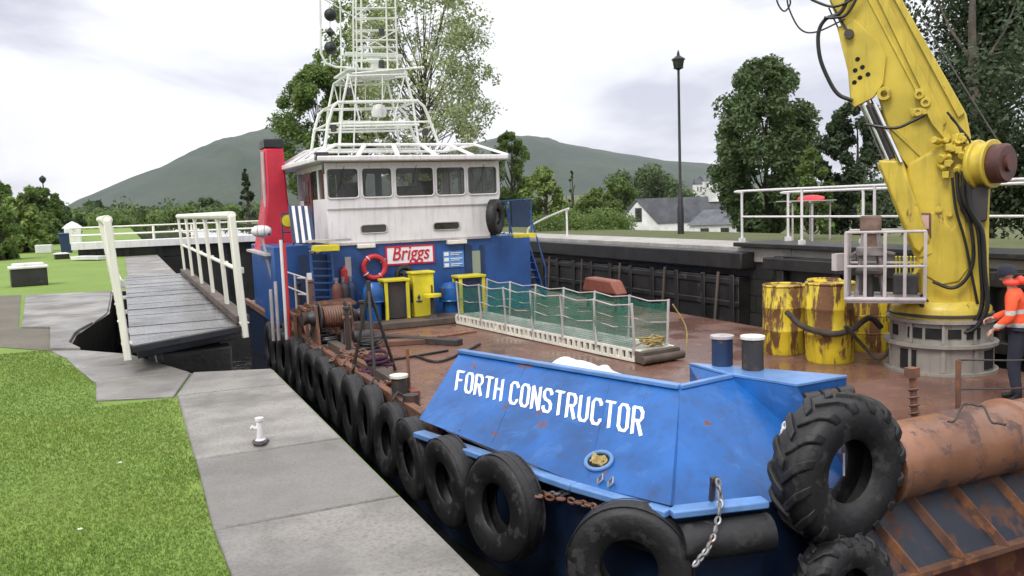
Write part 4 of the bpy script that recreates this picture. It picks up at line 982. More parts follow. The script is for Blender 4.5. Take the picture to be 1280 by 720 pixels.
# side walls with openings
for X_, s in ((WX0, 1), (WX1, -1)):
    xa, xb_ = (X_, X_+.09*s)
    wh.b2((xa, HY+.09, fz0), (xb_, 23.4, wz0)); wh.b2((xa, HY+.09, wz1), (xb_, 23.4, WT))
    for y in (HY+.09, HY+.85, HY+1.7, HY+2.6, 23.28): wh.b2((xa, y, wz0), (xb_, y+.12, wz1))
wh.b2((WX0+.09, 23.31, fz0), (WX1-.09, 23.4, wz0)); wh.b2((WX0+.09, 23.31, wz1), (WX1-.09, 23.4, WT))
for x in (WX0+.09, 5.5, 6.6, 7.7, WX1-.3): wh.b2((x, 23.31, wz0), (x+.2, 23.4, wz1))
who = wh.build('wheelhouse', white, boat, bev=.01)
for i, (a_, c_) in enumerate(wins):
    x0, x1 = SY(a_, 230, HY).x, SY(c_, 230, HY).x
    wf = MB(); r = .09
    loop = []
    for cx, cz, a0 in ((x1-r, wz1-r, 0), (x0+r, wz1-r, 90), (x0+r, wz0+r, 180), (x1-r, wz0+r, 270)):
        loop += [V(cx+r*math.cos(R(a0+t_)), HY-.012, cz+r*math.sin(R(a0+t_))) for t_ in (0, 30, 60, 90)]
    wf.tube(loop, .022, 6, True)
    cn_ = [V(x1, HY+.01, wz1), V(x0, HY+.01, wz1), V(x0, HY+.01, wz0), V(x1, HY+.01, wz0)]
    for k, c_n in enumerate(cn_): wf.add([c_n]+loop[4*k:4*k+4], [(0, 1, 2, 3, 4)])
    fo = wf.build('window_frame', white, who); MB().tube([p_+V(0, -.002, 0)+(V((x0+x1)/2, p_.y, (wz0+wz1)/2)-p_)*.035 for p_ in loop], .009, 5, True).build('rubber_seal', black, fo)
    if i in (0, 2, 4): MB().tube([V((x0+x1)/2+.05, HY-.05, wz1+.05), V((x0+x1)/2-.10, HY-.03, wz0+.22)], .008, 5).tube([V((x0+x1)/2-.20, HY-.022, wz0+.08), V((x0+x1)/2-.02, HY-.022, wz0+.40)], .009, 5).build('wiper', black, fo)
    MB().b2((x0-.01, HY+.035, wz0-.01), (x1+.01, HY+.05, wz1+.01)).build('pane', clear, fo)
# things inside: seats, wheel console, pale figures of equipment seen through the glass
for px0, px1, py0, py1 in ((411, 429, 247, 228), (500, 519, 247, 226), (556, 572, 247, 224)):
    pass
b = MB()
for y0_, y1_ in ((HY+.21, HY+.85), (HY+.97, HY+1.7), (HY+1.82, HY+2.6)):
    for X_ in (WX0+.03, WX1-.06): MB().b2((X_, y0_, wz0), (X_+.03, y1_, wz1)).build('side_pane', clear, who)
b = MB(); b.b2((WX0+.1, HY+.1, .76), (WX1-.1, 23.3, .82)); b.b2((WX0+.3, HY+.15, 1.3), (WX1-.3, HY+.75, 1.80)); b.b2((6.2, HY+.3, 1.8), (6.9, HY+.6, 2.08)); b.b2((5.0, HY+.35, 1.8), (5.3, HY+.5, 2.2)); b.build('console', darksteel, who, bev=.02)
for x in (5.6, 7.6):
    MB().b2((x-.28, HY+1.3, 1.35), (x+.28, HY+1.8, 1.5)).b2((x-.28, HY+1.75, 1.5), (x+.28, HY+1.9, 2.25)).cyl((x, HY+1.55, .82), (x, HY+1.55, 1.35), .06).build('helm_chair', greycloth, who, bev=.03)
d_ = MB(); d_.b2((WX0-.05, HY+1.55, .80), (WX0-.005, HY+2.5, 2.5)); do = d_.build('side_door', brown, who, bev=.01)
MB().b2((WX0-.07, HY+1.75, 1.75), (WX0-.055, HY+2.3, 2.3)).build('door_pane', glass, do)
for px in (467, 558):
    a = SY(px-16, 292 if px < 500 else 288, HY); c = SY(px+16, 280 if px < 500 else 277, HY)
    lp_ = []; r = .07
    for cx, cz, a0 in ((c.x-r, c.z-r, 0), (a.x+r, c.z-r, 90), (a.x+r, a.z+r, 180), (c.x-r, a.z+r, 270)):
        lp_ += [V(cx+r*math.cos(R(a0+t_)), HY-.012, cz+r*math.sin(R(a0+t_))) for t_ in (0, 30, 60, 90)]
    o = MB().prism(lp_, (0, .008, 0)).build('slot_window', glass, who, smooth=False); MB().tube([p_+V(0, -.004, 0) for p_ in lp_], .016, 6, True).build('slot_rim', greyw, o)
b = MB(); b.b2((WX0, HY-.03, 1.56), (WX1-.05, HY-.003, 1.585)); b.b2((WX0, HY-.05, .70), (8.6, HY-.003, .76)); b.build('seam_strip', greyw, who)
# roof, overhanging; raised sloping frame above
rf = MB(); ro = .30; rz = WT+.02
rp = [(WX0-ro*.8, HY-.32, rz), (WX1+.14, HY-.32, rz), (WX1+.25, 23.6, rz), (WX0-.55, 23.9, rz-.05)]
rf.prism(rp, (0, 0, .13)); rfo = rf.build('roof', white, boat, bev=.03)
ct = MB(); cq = [(WX0+.45, HY+.75, rz+.46), (WX1-.35, HY+.75, rz+.46), (WX1-.2, 23.2, rz+.46), (WX0+.2, 23.2, rz+.46)]
for i in range(4): ct.tube([cq[i], cq[(i+1) % 4]], .04, 6)
for k in range(6):
    x = lerp(V(*rp[0]), V(*rp[1]), k/5); y = lerp(V(*cq[0]), V(*cq[1]), k/5); ct.beam(x+V(0, .05, .12), y, .11, .05)
for k in range(4):
    x = lerp(V(*rp[3]), V(*rp[0]), k/4); y = lerp(V(*cq[3]), V(*cq[0]), k/4); ct.beam(x+V(.1, 0, .12), y, .09, .05)
ct.build('roof_frame', white, rfo, bev=.008)
b = MB(); p = SY(403, 196, HY-.3); b.box((p.x, HY-.2, p.z+.02), (.30, .2, .18)); b.tube([(p.x, HY-.3, p.z-.4), (p.x, HY-.3, p.z-.1)], .03); b.build('search_lamp', darksteel, rfo, bev=.02)

# mast: lattice of white tubes in two planes
MYf, MYr = 20.7, 22.3
ms = MB()
def mline(pts, y=MYf, r=.035): ms.tube([SY(px, py, y) for px, py in pts], r, 7)
def both(pts, r=.035):
    P = [SY(px, py, MYf) for px, py in pts]; ms.tube(P, r, 7); ms.tube([V(p.x, MYr, p.z) for p in P], r, 7); return P
o1 = both([(405, 190), (410, 155), (416, 134), (422, 128), (522, 126), (530, 133), (540, 158), (549, 182)], 0.0390)
i1 = both([(424, 190), (428, 130), (436, 93)], 0.0312); i2 = both([(524, 184), (516, 128), (506, 88)], 0.0312)
for pl in ([(408, 155), (537, 152)], [(428, 158), (524, 156)], [(436, 95), (509, 93)], [(440, 92), (530, 84)], [(404, 182), (548, 180)]): both(pl, 0.0273)
for p in (o1[1], o1[3], o1[4], o1[6], i1[2], i2[2]): ms.tube([p, V(p.x, MYr, p.z)], .027, 6)
both([(442, 190), (446, 60), (444, -40)], 0.0195); both([(436, 93), (450, 152)], 0.0195); both([(506, 93), (492, 152)], 0.0172); both([(478, 93), (478, 128)], 0.0156)
# upper tower
for a_, c_ in (((442, 95), (441, -60)), ((452, 95), (451, -60)), ((497, 93), (492, -60)), ((485, 93), (482, -10))): ms.tube([SY(*a_, 21.1), SY(*c_, 21.1)], .024, 7); ms.tube([SY(*a_, 21.9), SY(*c_, 21.9)], .022, 7)
for y_ in (75, 67, 59, 50, 38, 23, 10, -10, -30): ms.tube([SY(441, y_, 21.1), SY(496, y_, 21.1)], .02, 6); ms.tube([SY(446, y_+2, 21.9), SY(494, y_, 21.9)], .017, 6)
ms.tube([SY(441, 67, 21.1), SY(496, 38, 21.1)], .018, 6); ms.tube([SY(496, 67, 21.1), SY(441, 38, 21.1)], .018, 6); ms.tube([SY(441, 23, 21.1), SY(494, -20, 21.1)], .018, 6)
mo_ = ms.build('mast', mastw, boat)
b = MB(); a, c = SY(436, 85, MYf), SY(510, 84, MYr); b.b2((a.x, MYf, a.z-.03), (SY(508, 84, MYf).x, MYr, a.z+.02)); b.build('mast_platform', mastw, mo_); b = MB(); p = SY(470, 152, MYf); b.b2((SY(428, 152, MYf).x, MYf, p.z-.02), (SY(522, 152, MYf).x, MYr-.6, p.z+.02)); b.build('mast_platform', mastw, mo_)
b = MB(); p = SY(468, 80, 21.5); b.lathe([(0, 0), (.10, 0), (.10, .22), (.16, .24), (.16, .34), (0, .36)], p+V(0, 0, -.2), (0, 0, 1), 14); b.box(p+V(0, 0, .22), (1.5, .12, .10)); ra = b.build('radar_scanner', mastw, mo_, bev=0.0156)
b = MB(); p = SY(474, 146, 21.0); b.lathe([(0, 0), (.17, 0), (.20, .12), (.14, .28), (0, .33)], p, (0, 0, 1), 16); b.build('satellite_dome', white, mo_); b = MB(); p = SY(447, 103, 21.0); b.lathe([(0, 0), (.12, .02), (.13, .14), (.05, .22), (0, .23)], p, (0, 0, 1), 14); b.build('satellite_dome', white, mo_)
b = MB()
for px, py in ((417, 160), (437, 115), (532, 165), (477, 40), (477, 80)): p = SY(px, py, 20.75); MB().lathe([(0, -.10), (.07, -.09), (.075, .07), (.05, .1), (0, .1)], p, (0, 0, 1), 10).build('navigation_lamp', darksteel, mo_)
b = MB(); yy_ = 20.9; fr = [(442, 85), (420, 84), (407, 79), (401, 66), (400, -6)]; b.tube([SY(*p_, yy_) for p_ in fr], .03, 7); b.tube([SY(412, -10, yy_), SY(413, 82, yy_)], .014, 6); b.tube([SY(400, -4, yy_), SY(441, 20, yy_)], .016, 6); b.build('signal_frame', mastw, mo_)
for py, kd in ((18.5, 'b'), (40.5, 'd'), (60, 'b')):
    p = SY(413, py, yy_)
    pr = [(.155*math.sin(math.pi*i/14), -.155*math.cos(math.pi*i/14)) for i in range(15)] if kd == 'b' else [(0, -.14), (.115, 0), (0, .14)]
    MB().lathe(pr, p, (0, 0, 1), 20 if kd == 'b' else 4).build('day_shape', black, mo_)
# funnel
fb_ = SY(340, 300, 23.2); w0 = .58; b = MB(); zt = SY(340, 186, 23.2).z; xx = SY(341, 200, 23.2).x
b.v += [(xx-w0*.75-.1, 22.6, .5), (xx+w0*.62, 22.6, .5), (xx+w0*.62, 24, .5), (xx-w0*.75-.1, 24, .5), (xx-w0*.42-.02, 22.85, 2.0), (xx+.27, 22.85, 2.0), (xx+.27, 23.8, 2.0), (xx-w0*.42-.02, 23.8, 2.0), (xx-.25, 22.9, zt), (xx+.25, 22.9, zt), (xx+.25, 23.7, zt), (xx-.25, 23.7, zt)]
b.f += [(0, 1, 5, 4), (1, 2, 6, 5), (2, 3, 7, 6), (3, 0, 4, 7), (4, 5, 9, 8), (5, 6, 10, 9), (6, 7, 11, 10), (7, 4, 8, 11), (8, 9, 10, 11)]
fu = b.build('funnel', red, boat, bev=.05); MB().b2((xx-.255, 22.89, zt), (xx+.255, 23.71, zt+.24)).build('funnel_cap', black, fu, bev=.03)
MB().tube([(xx-.30, 22.95, 1.7), (xx-.30, 22.95, zt-.1)], .045, 8).build('exhaust_pipe', greyw, fu)
b = MB(); p = SY(358, 276, 20.5); b.lathe([(0, 0), (.10, 0), (.17, .16), (.17, .2), (0, .2)], p, (0, -1, .0), 18); wn_ = b.build('floodlight', orange_m, boat); MB().lathe([(0, 0.201), (.14, .203), (.14, .21), (0, .215)], p, (0, -1, 0), 18).build('lens', yellow3, wn_)
b = MB(); b.b2((xx-.7, 20.9, .50), (4.42, 24.2, .56)); b.build('funnel_deck', greyw, boat)
b = MB(); a = SY(345, 262, 20.6)
for dz in (0, -.45): b.tube([(2.95+.6, 20.9, a.z+dz-.1), (4.3, 20.9, a.z+dz-.1)], .022, 6)
for k in range(4): b.cyl((3.55+k*.25, 20.9, .5), (3.55+k*.25, 20.9, a.z-.1), .02, seg=6)
b.build('deck_rail', darkblue, boat)
# starboard stair, blue screen and yellow step
b = MB(); a = SY(648, 350, 20.5); c = SY(640, 292, 20.5); a2, c2 = SY(680, 350, 20.5), SY(667, 292, 20.5)
a.z = a2.z = DZ+.1; b.beam(a, c+V(0, .6, 0), .05, .14); b.beam(a2, c2+V(0, .6, 0), .05, .14)
for k in range(1, 9): b.beam(lerp(a, c+V(0, .6, 0), k/9), lerp(a2, c2+V(0, .6, 0), k/9), .2, .03)
b.tube([a+V(0, -.1, .9), c+V(0, .4, .9)], .022, 6); b.tube([a2+V(0, -.1, .9), c2+V(0, .4, .9)], .022, 6); b.cyl(a+V(0, -.1, 0), a+V(0, -.1, .9), .022, seg=6); b.cyl(a2+V(0, -.1, 0), a2+V(0, -.1, .9), .022, seg=6)
b.build('starboard_stair', blue2, boat)
b = MB(); rectf(b, 640, 284, 661, 251, 20.2, .03); scn = b.build('wind_screen', darkblue, boat); b = MB()
for px in (637, 664): b.tube([SY(px, 292, 20.2), SY(px, 249, 20.2)], .022, 6)
b.tube([SY(622, 252, 20.2), SY(664, 249, 20.2)], .022, 6); b.build('screen_frame', blue2, scn)
b = MB(); rectf(b, 634, 297, 662, 291, 20.3, .4); yl = b.build('step_edge', yellow3, boat); b = MB(); rectf(b, 642, 305, 659, 299, 20.0, .05); b.build('warning_plate', redring, boat)

# ------------------------------------------------------------------ deck gear that is fixed: hatch coaming, vents, lockers, bollards
b = MB(); a, c = G(455, 404, DZ), G(572, 398, DZ); b.b2((a.x, 18.3, DZ+.003), (c.x+.2, 19.3, DZ+.16)); b.build('hatch_coaming', timber, boat, bev=.02)
def vent(px, py_t, py_b, y, r, m_):
    p, q = SY(px, py_b, y), SY(px, py_t, y); p.z = DZ+.16 if y > 18.3 and y < 19.3 else DZ; h_ = q.z-p.z
    b = MB(); b.lathe([(0, 0), (r*.72, 0), (r*.72, h_*.45), (r, h_*.5), (r*1.05, h_*.62), (r*.95, h_*.85), (r*.6, h_*.97), (0, h_)], p, (0, 0, 1), 18); o = b.build('mushroom_vent', m_, boat)
    b = MB(); b.torus(p+V(0, 0, h_*.5), (0, 0, 1), r*1.0, .025, 20, 6); b.build('vent_rim', m_, o)
vent(468, 352, 396, 18.9, .24, blue); vent(484, 360, 396, 19.1, .17, darkblue); vent(565, 352, 392, 19.3, .30, blue); vent(522, 356, 388, 19.0, .15, darkblue)
def frame_box(x0, y0, x1, y1, y, m_, label, infill=None):
    p, q = SY(x0, y0, y), SY(x1, y1, y); z0_ = DZ+.16 if y < 19.3 and y > 18.3 and x1 < 575 else DZ; t = thing('tool_locker', label, 'locker', ((p.x+q.x)/2, y, z0_)); b = MB(); zt_ = q.z
    for X_ in (p.x, q.x):
        for Y_ in (y, y+.42): b.b2((X_-.04, Y_-.03, z0_), (X_+.04, Y_+.03, zt_))
    b.build('frame', m_, t, bev=.01); MB().b2((p.x-.06, y-.05, zt_), (q.x+.06, y+.47, zt_+.06)).build('top', m_, t, bev=.01)
    MB().b2((p.x+.05, y+.05, z0_+.02), (q.x-.05, y+.40, zt_-.01)).build('dark_body', infill or darksteel, t, bev=.01)
frame_box(484, 390, 509, 351, 18.8, yellow3, 'yellow framed locker with a dark front under the red lettered board')
frame_box(577, 385, 604, 346, 18.9, yellow3, 'yellow topped locker behind the near end of green netting', darkblue)
p, q = SY(517, 385, 18.9), SY(541, 341, 18.9); t = thing('yellow_cabinet', 'tall plain yellow cabinet standing against the blue deckhouse', 'cabinet', ((p.x+q.x)/2, 18.9, DZ+.16))
MB().b2((p.x, 18.85, DZ+.162), (q.x, 19.25, q.z)).build('body', yellow3, t, bev=.02); MB().b2((p.x-.03, 18.81, q.z), (q.x+.03, 19.28, q.z+.05)).build('lid', yellow3, t, bev=.01); MB().b2((q.x-.08, 18.82, .0-.5), (q.x-.05, 18.849, -.3)).build('handle', darksteel, t)
p = SY(541, 371, 18.5); t = thing('deck_stool', 'small yellow topped stool beside the tall yellow cabinet', 'stool', (p.x, 18.55, DZ+.16)); MB().lathe([(0, p.z), (.22, p.z), (.22, p.z+.06), (0, p.z+.07)], (p.x, 18.55, 0), (0, 0, 1), 18).build('seat', yellow3, t); MB().lathe([(0, DZ+.16), (.16, DZ+.16), (.12, DZ+.2), (.05, DZ+.25), (.05, p.z)], (p.x, 18.55, 0), (0, 0, 1), 12).build('leg', darksteel, t)
for px, pyb, pyt in ((500, 500, 467), (514, 508, 492)):
    p = G(px, pyb, DZ); h_ = .36 if px < 510 else .2
    o = MB().lathe([(0, 0), (.12, 0), (.11, h_-.03), (0, h_-.03)], p, (0, 0, 1), 16).build('side_bollard', darksteel, boat)
    if px < 510: MB().lathe([(0, h_-.028), (.135, h_-.028), (.135, h_+.01), (0, h_+.012)], p, (0, 0, 1), 16).build('bollard_cap', cream, o)
p = G(512, 497, DZ); MB().cyl(p, p+V(0, 0, .72), .025, seg=8).build('side_stanchion', rusty, boat)
# chain plates on the rail behind each tyre
for k in range(11): MB().tube([(3.45, 8.9+k*1.2, DZ+.1), (3.38, 8.9+k*1.2, DZ+.16), (3.30, 8.9+k*1.2, DZ+.06)], .022, 6).build('chain_plate', darksteel, boat)
# ================================================================== THINGS ON AND AROUND THE BOAT
# ---- tyre fenders
def tyre(name, label, loc, Ro, wd, axis, group, lugs=0, bore=.5):
    t = thing(name, label, 'tyre', (0, 0, 0), group); Ri = Ro*bore; h = wd/2
    pr = [(Ri, -h*.62), (Ri+.02, -h*.80), (Ro*.70, -h), (Ro*.88, -h*.98), (Ro*.965, -h*.80), (Ro, -h*.55), (Ro*1.008, 0), (Ro, h*.55), (Ro*.965, h*.80), (Ro*.88, h*.98), (Ro*.70, h), (Ri+.02, h*.80), (Ri, h*.62),
          (Ri+.035, h*.55), (Ro*.80, h*.70), (Ro*.90, 0), (Ro*.80, -h*.70), (Ri+.035, -h*.55)]
    b = MB(); b.lathe(pr, (0, 0, 0), (0, 0, 1), 44, True); o = b.build('casing', rubber, t, angle=50)
    b = MB(); n = lugs or 0
    for i in range(n):
        for s in (-1, 1):
            a = 2*math.pi*(i+(.5 if s > 0 else 0))/n; cr3 = lambda r_, a_, z_: V(Ro*r_*math.cos(a_), Ro*r_*math.sin(a_), z_)
            K = [(.86, a-.13, s*h*1.0), (.96, a-.09, s*h*.90), (1.01, a-.02, s*h*.62), (1.02, a+.10, s*h*.28), (1.02, a+.19, -s*h*.02)]
            o_ = len(b.v)
            for r1, a1, z1_ in K:
                hw = .052/Ro
                for da, dr_ in ((-hw, -.03), (hw, -.03), (hw*.8, .042), (-hw*.8, .042)): b.v.append(tuple(cr3(r1+dr_, a1+da, z1_*(1.03 if dr_ > 0 else 1))))
            for j_ in range(4):
                for e4 in range(4): b.f.append((o_+4*j_+e4, o_+4*j_+(e4+1) % 4, o_+4*j_+4+(e4+1) % 4, o_+4*j_+4+e4))
            b.f += [(o_, o_+1, o_+2, o_+3), (o_+19, o_+18, o_+17, o_+16)]
    if n: b.build('tread_lug', rubber, t, bev=.012)
    else:
        b = MB()
        for s in (-.33, 0, .33): b.lathe([(Ro*1.004, s*wd-.012), (Ro*1.012, s*wd-.010), (Ro*1.012, s*wd+.010), (Ro*1.004, s*wd+.012)], (0, 0, 0), (0, 0, 1), 44)
        b.build('tread_rib', rubber, t)
    t.location = loc; t.rotation_euler = Vector(axis).to_track_quat('Z', 'Y').to_euler(); return t
GRP = 'tyre fenders hung along the side of the boat'
base_t = tyre('tyre_fender', 'largest clear black tyre fender hanging left of the boat chain, nearest under the white lettering', (3.33, 7.62, -1.52), .545, .30, (-1, -.22, .06), GRP, bore=.46)
names = ['black tyre fender second from the chain along the boat side', 'black tyre fender third from the chain, beneath the start of the white lettering', 'black tyre fender fourth from the chain, just past the blue bulwark',
  'black tyre fender fifth from the chain, beside the pale capped bollard', 'black tyre fender sixth from the chain along the rusty deck edge', 'black tyre fender seventh from the chain, level with the white mooring post', 'black tyre fender eighth from the chain along the boat side',
  'black tyre fender ninth from the chain, near the paving corner', 'black tyre fender tenth from the chain, beside the rusty deck pile', 'black tyre fender eleventh from the chain, close to the walkway end', 'black tyre fender twelfth from the chain, beside the walkway end', 'black tyre fender thirteenth from the chain, hanging second from the far end', 'farthest black tyre fender beside the end of the plank walkway']
Y_ = 7.62
for i, nm in enumerate(names):
    Y_ += [1.26, 1.12, 1.05, 1.02, 1.0, 1.0, 1.0, 1.0, 1.0, 1.0, 1.0, 1.0, 1.0][i]; s = .92+.13*random.random()
    o = dup(base_t, (3.19 if i else 3.24, Y_, -1.57-.008*i+random.uniform(-.05, .05)), nm, Vector((-1, random.uniform(-.12, .08)-(.1 if i == 0 else 0), random.uniform(-.08, .12))).to_track_quat('Z', 'Y').to_euler(), (s, s, s*random.uniform(.9, 1.1)))
p = SP(788, 706, (4.05, 6.0, -1.6), (-.6, -.8, 0))
dup(base_t, p, 'large black tyre fender at the bottom of the photo under the bow corner', Vector((-.70, -.80, .05)).to_track_quat('Z', 'Y').to_euler(), (1.03, 1.03, 1.1))
ct_ = SP(1047, 584, (5.9, BY-.22, -.9), (0, 1, 0))
tt = tyre('tractor_tyre', 'huge lugged tractor tyre hung on the bow right of the blue box', ct_, .655, .44, (.04, -1, -.02), 'tractor tyres on the bow', lugs=16, bore=.44)
t2 = dup(tt, SP(1058, 742, (5.9, BY-.42, -1.7), (0, 1, 0)), 'smaller lugged tractor tyre below the huge one at the bottom edge', Vector((.1, -1, .25)).to_track_quat('Z', 'Y').to_euler(), (.78, .78, .8))
t = thing('tyre_hanger', 'pale wire hanger visible through the middle of the huge tractor tyre', 'wire', (ct_.x+.08, BY-.1, ct_.z)); MB().cyl((ct_.x+.14, BY-.16, ct_.z-.12), (ct_.x+.14, BY-.16, ct_.z+.09), .010, seg=6).chain([(ct_.x-.52, BY-.06, ct_.z+.25), (ct_.x-.50, BY-.1, ct_.z+.45)], .07, .012).build('wire', white, t)
# tyre on the wheelhouse corner
dup(base_t, SY(619, 271, HY-.2), 'dark oval tyre hung high on the starboard corner of the white wheelhouse', Vector((.75, -.7, 0)).to_track_quat('Z', 'Y').to_euler(), (.82, .82, .8))
# loose shackle chain across to the last tyre
t = thing('fender_chain', 'silver chain running from the nearest side tyre to the blue bow ledge', 'chain', (3.6, 7.3, -1.2))
a = SP(664, 615, (3.7, 7.3, -1.2), (-.6, -.8, 0)); c = SP(712, 616, (3.8, 7.0, -1.2), (-.6, -.8, 0)); MB().chain([a, lerp(a, c, .5)+V(0, 0, -.02), c], .075, .013).build('links', chainm, t)

# ---- life ring, liferaft canister
p = SY(468, 334, HY-.12); t = thing('life_ring', 'red life ring hung on the blue deckhouse left of the lettered board', 'life ring', p); MB().torus(p, (.1, 1, 0), .26, .065, 32, 10).build('ring', redring, t)
b = MB()
for k in range(4): a_ = k*math.pi/2+.6; b.torus(p+V(.26*math.cos(a_), 0, .26*math.sin(a_)), (-math.sin(a_), 0, math.cos(a_)), .068, .012, 12, 6)
b.build('band', textw, t)
p = SX(327, 289, 3.1); t = thing('liferaft_canister', 'rounded white liferaft canister beside the near end of the walkway railing', 'liferaft', p); r = .14
b = MB(); dr = V(.95, -.3, -.03).normalized(); ln = .30
b.lathe([(0, -ln/2-.10), (r*.6, -ln/2-.07), (r*.93, -ln/2), (r, -ln/2+.08), (r, -.02), (r*1.05, -.015), (r*1.05, .015), (r, .02), (r, ln/2-.08), (r*.93, ln/2), (r*.6, ln/2+.07), (0, ln/2+.10)], p, dr, 24); b.build('shell', white, t)
b = MB(); b.torus(p+dr*.08, dr, r*1.01, .012, 24, 6); b.torus(p-dr*.08, dr, r*1.01, .012, 24, 6)
b.beam(p+V(0, 0, -r), V(p.x+.35, p.y, DZ), .05, .05); b.build('cradle', greyw, t)

# ---- gangway with green netting lying on deck
ga, gb = G(588, 403, DZ), G(822, 452, DZ); ga.z = gb.z = DZ; d = (gb-ga).normalized(); sd_ = V(-d.y, d.x, 0); sd_ = sd_ if sd_.x > 0 else -sd_; gw = .36; Lg = (gb-ga).length
t = thing('gangway', 'long pale gangway with green safety netting lying across the rusty deck', 'gangway', ga)
b = MB()
for s in (-1, 1):
    a, c = ga+sd_*gw*s, gb+sd_*gw*s
    b.beam(a+V(0, 0, .04), c+V(0, 0, .04), .05, .05); b.beam(a+V(0, 0, .21), c+V(0, 0, .21), .05, .05)
    n = 38
    for i in range(n+1): b.beam(lerp(a, c, i/n)+V(0, 0, .06), lerp(a, c, i/n)+V(0, 0, .19), .05, .085)
for i in range(12): q_ = lerp(ga, gb, i/11); b.beam(q_-sd_*gw+V(0, 0, .12), q_+sd_*gw+V(0, 0, .12), .05, .14)
b.build('side_beam', cream, t, bev=.004)
MB().beam(ga+V(0, 0, .215), gb+V(0, 0, .215), gw*2-.06, .03).build('tread_surface', paint('tread_grey', (.42, .43, .38), .7, dirt=.6), t)
for s in (-1, 1):
    for i in range(7):
        q_ = lerp(ga, gb, (i+.15)/6.3)+sd_*gw*s; b = MB(); b.cyl(q_+V(0, 0, .1), q_+V(0, 0, 1.02)+sd_*.05*s, .024, seg=8); b.box(q_+V(0, 0, .2), (.07, .07, .12)); b.build('post', greyw, t)
ropes = MB(); nets = MB(); nr = np.random.default_rng(4)
for s in (-1, 1):
    for hh_, r in ((1.0, .012), (.62, .010)):
        P = []
        for i in range(7):
            q_ = lerp(ga, gb, (i+.15)/6.3)+sd_*(gw+.05*hh_)*s+V(0, 0, hh_)
            if P: P.append((P[-1]+q_)/2+V(0, 0, -.055))
            P.append(q_)
        ropes.tube(P, r, 6)
    n = 60; rows = []
    for i in range(n+1):
        u = i/n*6/6.3+.15/6.3; f_ = (u*6.3-.15); sag = .07*math.sin(math.pi*(f_ % 1))
        q_ = lerp(ga, gb, u)+sd_*gw*s; rows.append((q_+V(0, 0, .22), q_+sd_*s*(.03+.03*math.sin(i*.9))+V(0, 0, .6), q_+sd_*.05*s+V(0, 0, .98-sag+.01*nr.normal())))
    o_ = len(nets.v)
    for r_3 in rows: nets.v += [tuple(x) for x in r_3]
    for i in range(n):
        for j in range(2): nets.f.append((o_+3*i+j, o_+3*i+j+1, o_+3*i+j+4, o_+3*i+j+3))
ropes.build('rope', greyw, t); no = nets.build('safety_net', net_m, t)
b = MB(); e_ = gb+d*.0; b.beam(e_-sd_*gw*1.15+V(0, 0, .12), e_+sd_*gw*1.15+V(0, 0, .12), .22, .2); b.cyl(e_-sd_*gw*1.25+V(0, 0, .09)+d*.14, e_+sd_*gw*1.25+V(0, 0, .09)+d*.14, .07, seg=12); b.build('end_roller', timber, t, bev=.01)
b = MB(); r_ = np.random.default_rng(9)
for k in range(6): b.tube(curve([gb+sd_*r_.uniform(-.3, .3)+V(0, 0, .3)-d*r_.uniform(0, .3)+V(0, 0, r_.uniform(-.06, .12)) for _ in range(4)], 5), .014, 6)
b.tube(curve([gb+sd_*gw+V(0, 0, .95), gb+sd_*(gw+.2)+d*.1+V(0, 0, .55), gb+sd_*(gw+.12)+d*.2+V(0, 0, .15)], 6), .013, 6); b.build('rope_bundle', ropem, t)

# ---- crumpled white tarp over the bulwark rail
def crumple(name, label, c, ux, uy, nx, ny, amp, mat, seed, cat):
    b = MB(); r_ = np.random.default_rng(seed); ph = r_.random(10)*6.28
    for j in range(ny):
        for i in range(nx):
            u, v = i/(nx-1)*2-1, j/(ny-1)*2-1; e_ = (1+.12*math.sin(5*math.atan2(v, u)+ph[0])); z = amp*(max(0, 1-(u*u+v*v)*.8))**.6
            z += amp*.3*sum(math.sin(u*(3+k)+v*(4-k)*1.3+ph[k])/(1+k*.4) for k in range(5))*max(0, 1.05-u*u*v*v)
            b.v.append(tuple(Vector(c)+Vector(ux)*u*e_+Vector(uy)*v*e_+V(0, 0, max(0.0, z))))
    b.f += [(j*nx+i, j*nx+i+1, (j+1)*nx+i+1, (j+1)*nx+i) for j in range(ny-1) for i in range(nx-1)]
    o = b.build(name, mat, angle=180); sm = o.modifiers.new('thick', 'SOLIDIFY'); sm.thickness = .006; return tag(o, label, cat)
pc = G(722, 466, -.52); crumple('tarpaulin', 'crumpled white tarpaulin lying behind the lettered bulwark', pc, V(.16, -.55, .0), V(.30, .10, 0), 34, 20, .11, tarp, 3, 'tarpaulin')
pc2 = G(720, 466, -.55); 
# a locker below the tarp so that it lies on something
bb_ = MB(); bb_.b2((pc.x-.22, pc.y-.5, DZ), (pc.x+.25, pc.y+.5, pc.z)); bb_.build('inner_locker', blue2, boat, bev=.02)
# ---- orange hatch board at the starboard side
p, q = SX(731, 363, 11.0), SX(775, 352, 11.0); t = tag(MB().prism([(10.9, p.y, p.z), (10.9, q.y, p.z+.02), (10.9, q.y+.3, q.z), (10.9, p.y-.2, q.z+.02)], (.35, 0, .0)).build('canvas_cover', orange_m, bev=.05), 'orange red canvas cover on a rack beyond the green netting', 'canvas cover')
b = MB(); yc0 = (p.y+q.y)/2
for yy_ in (p.y-.2, q.y+.2): b.b2((10.95, yy_-.03, DZ), (11.02, yy_+.03, p.z+.02)); b.b2((11.15, yy_-.03, DZ), (11.22, yy_+.03, p.z+.02))
tag(b.build('storage_rack', darksteel), 'dark steel rack carrying the orange canvas cover', 'rack')

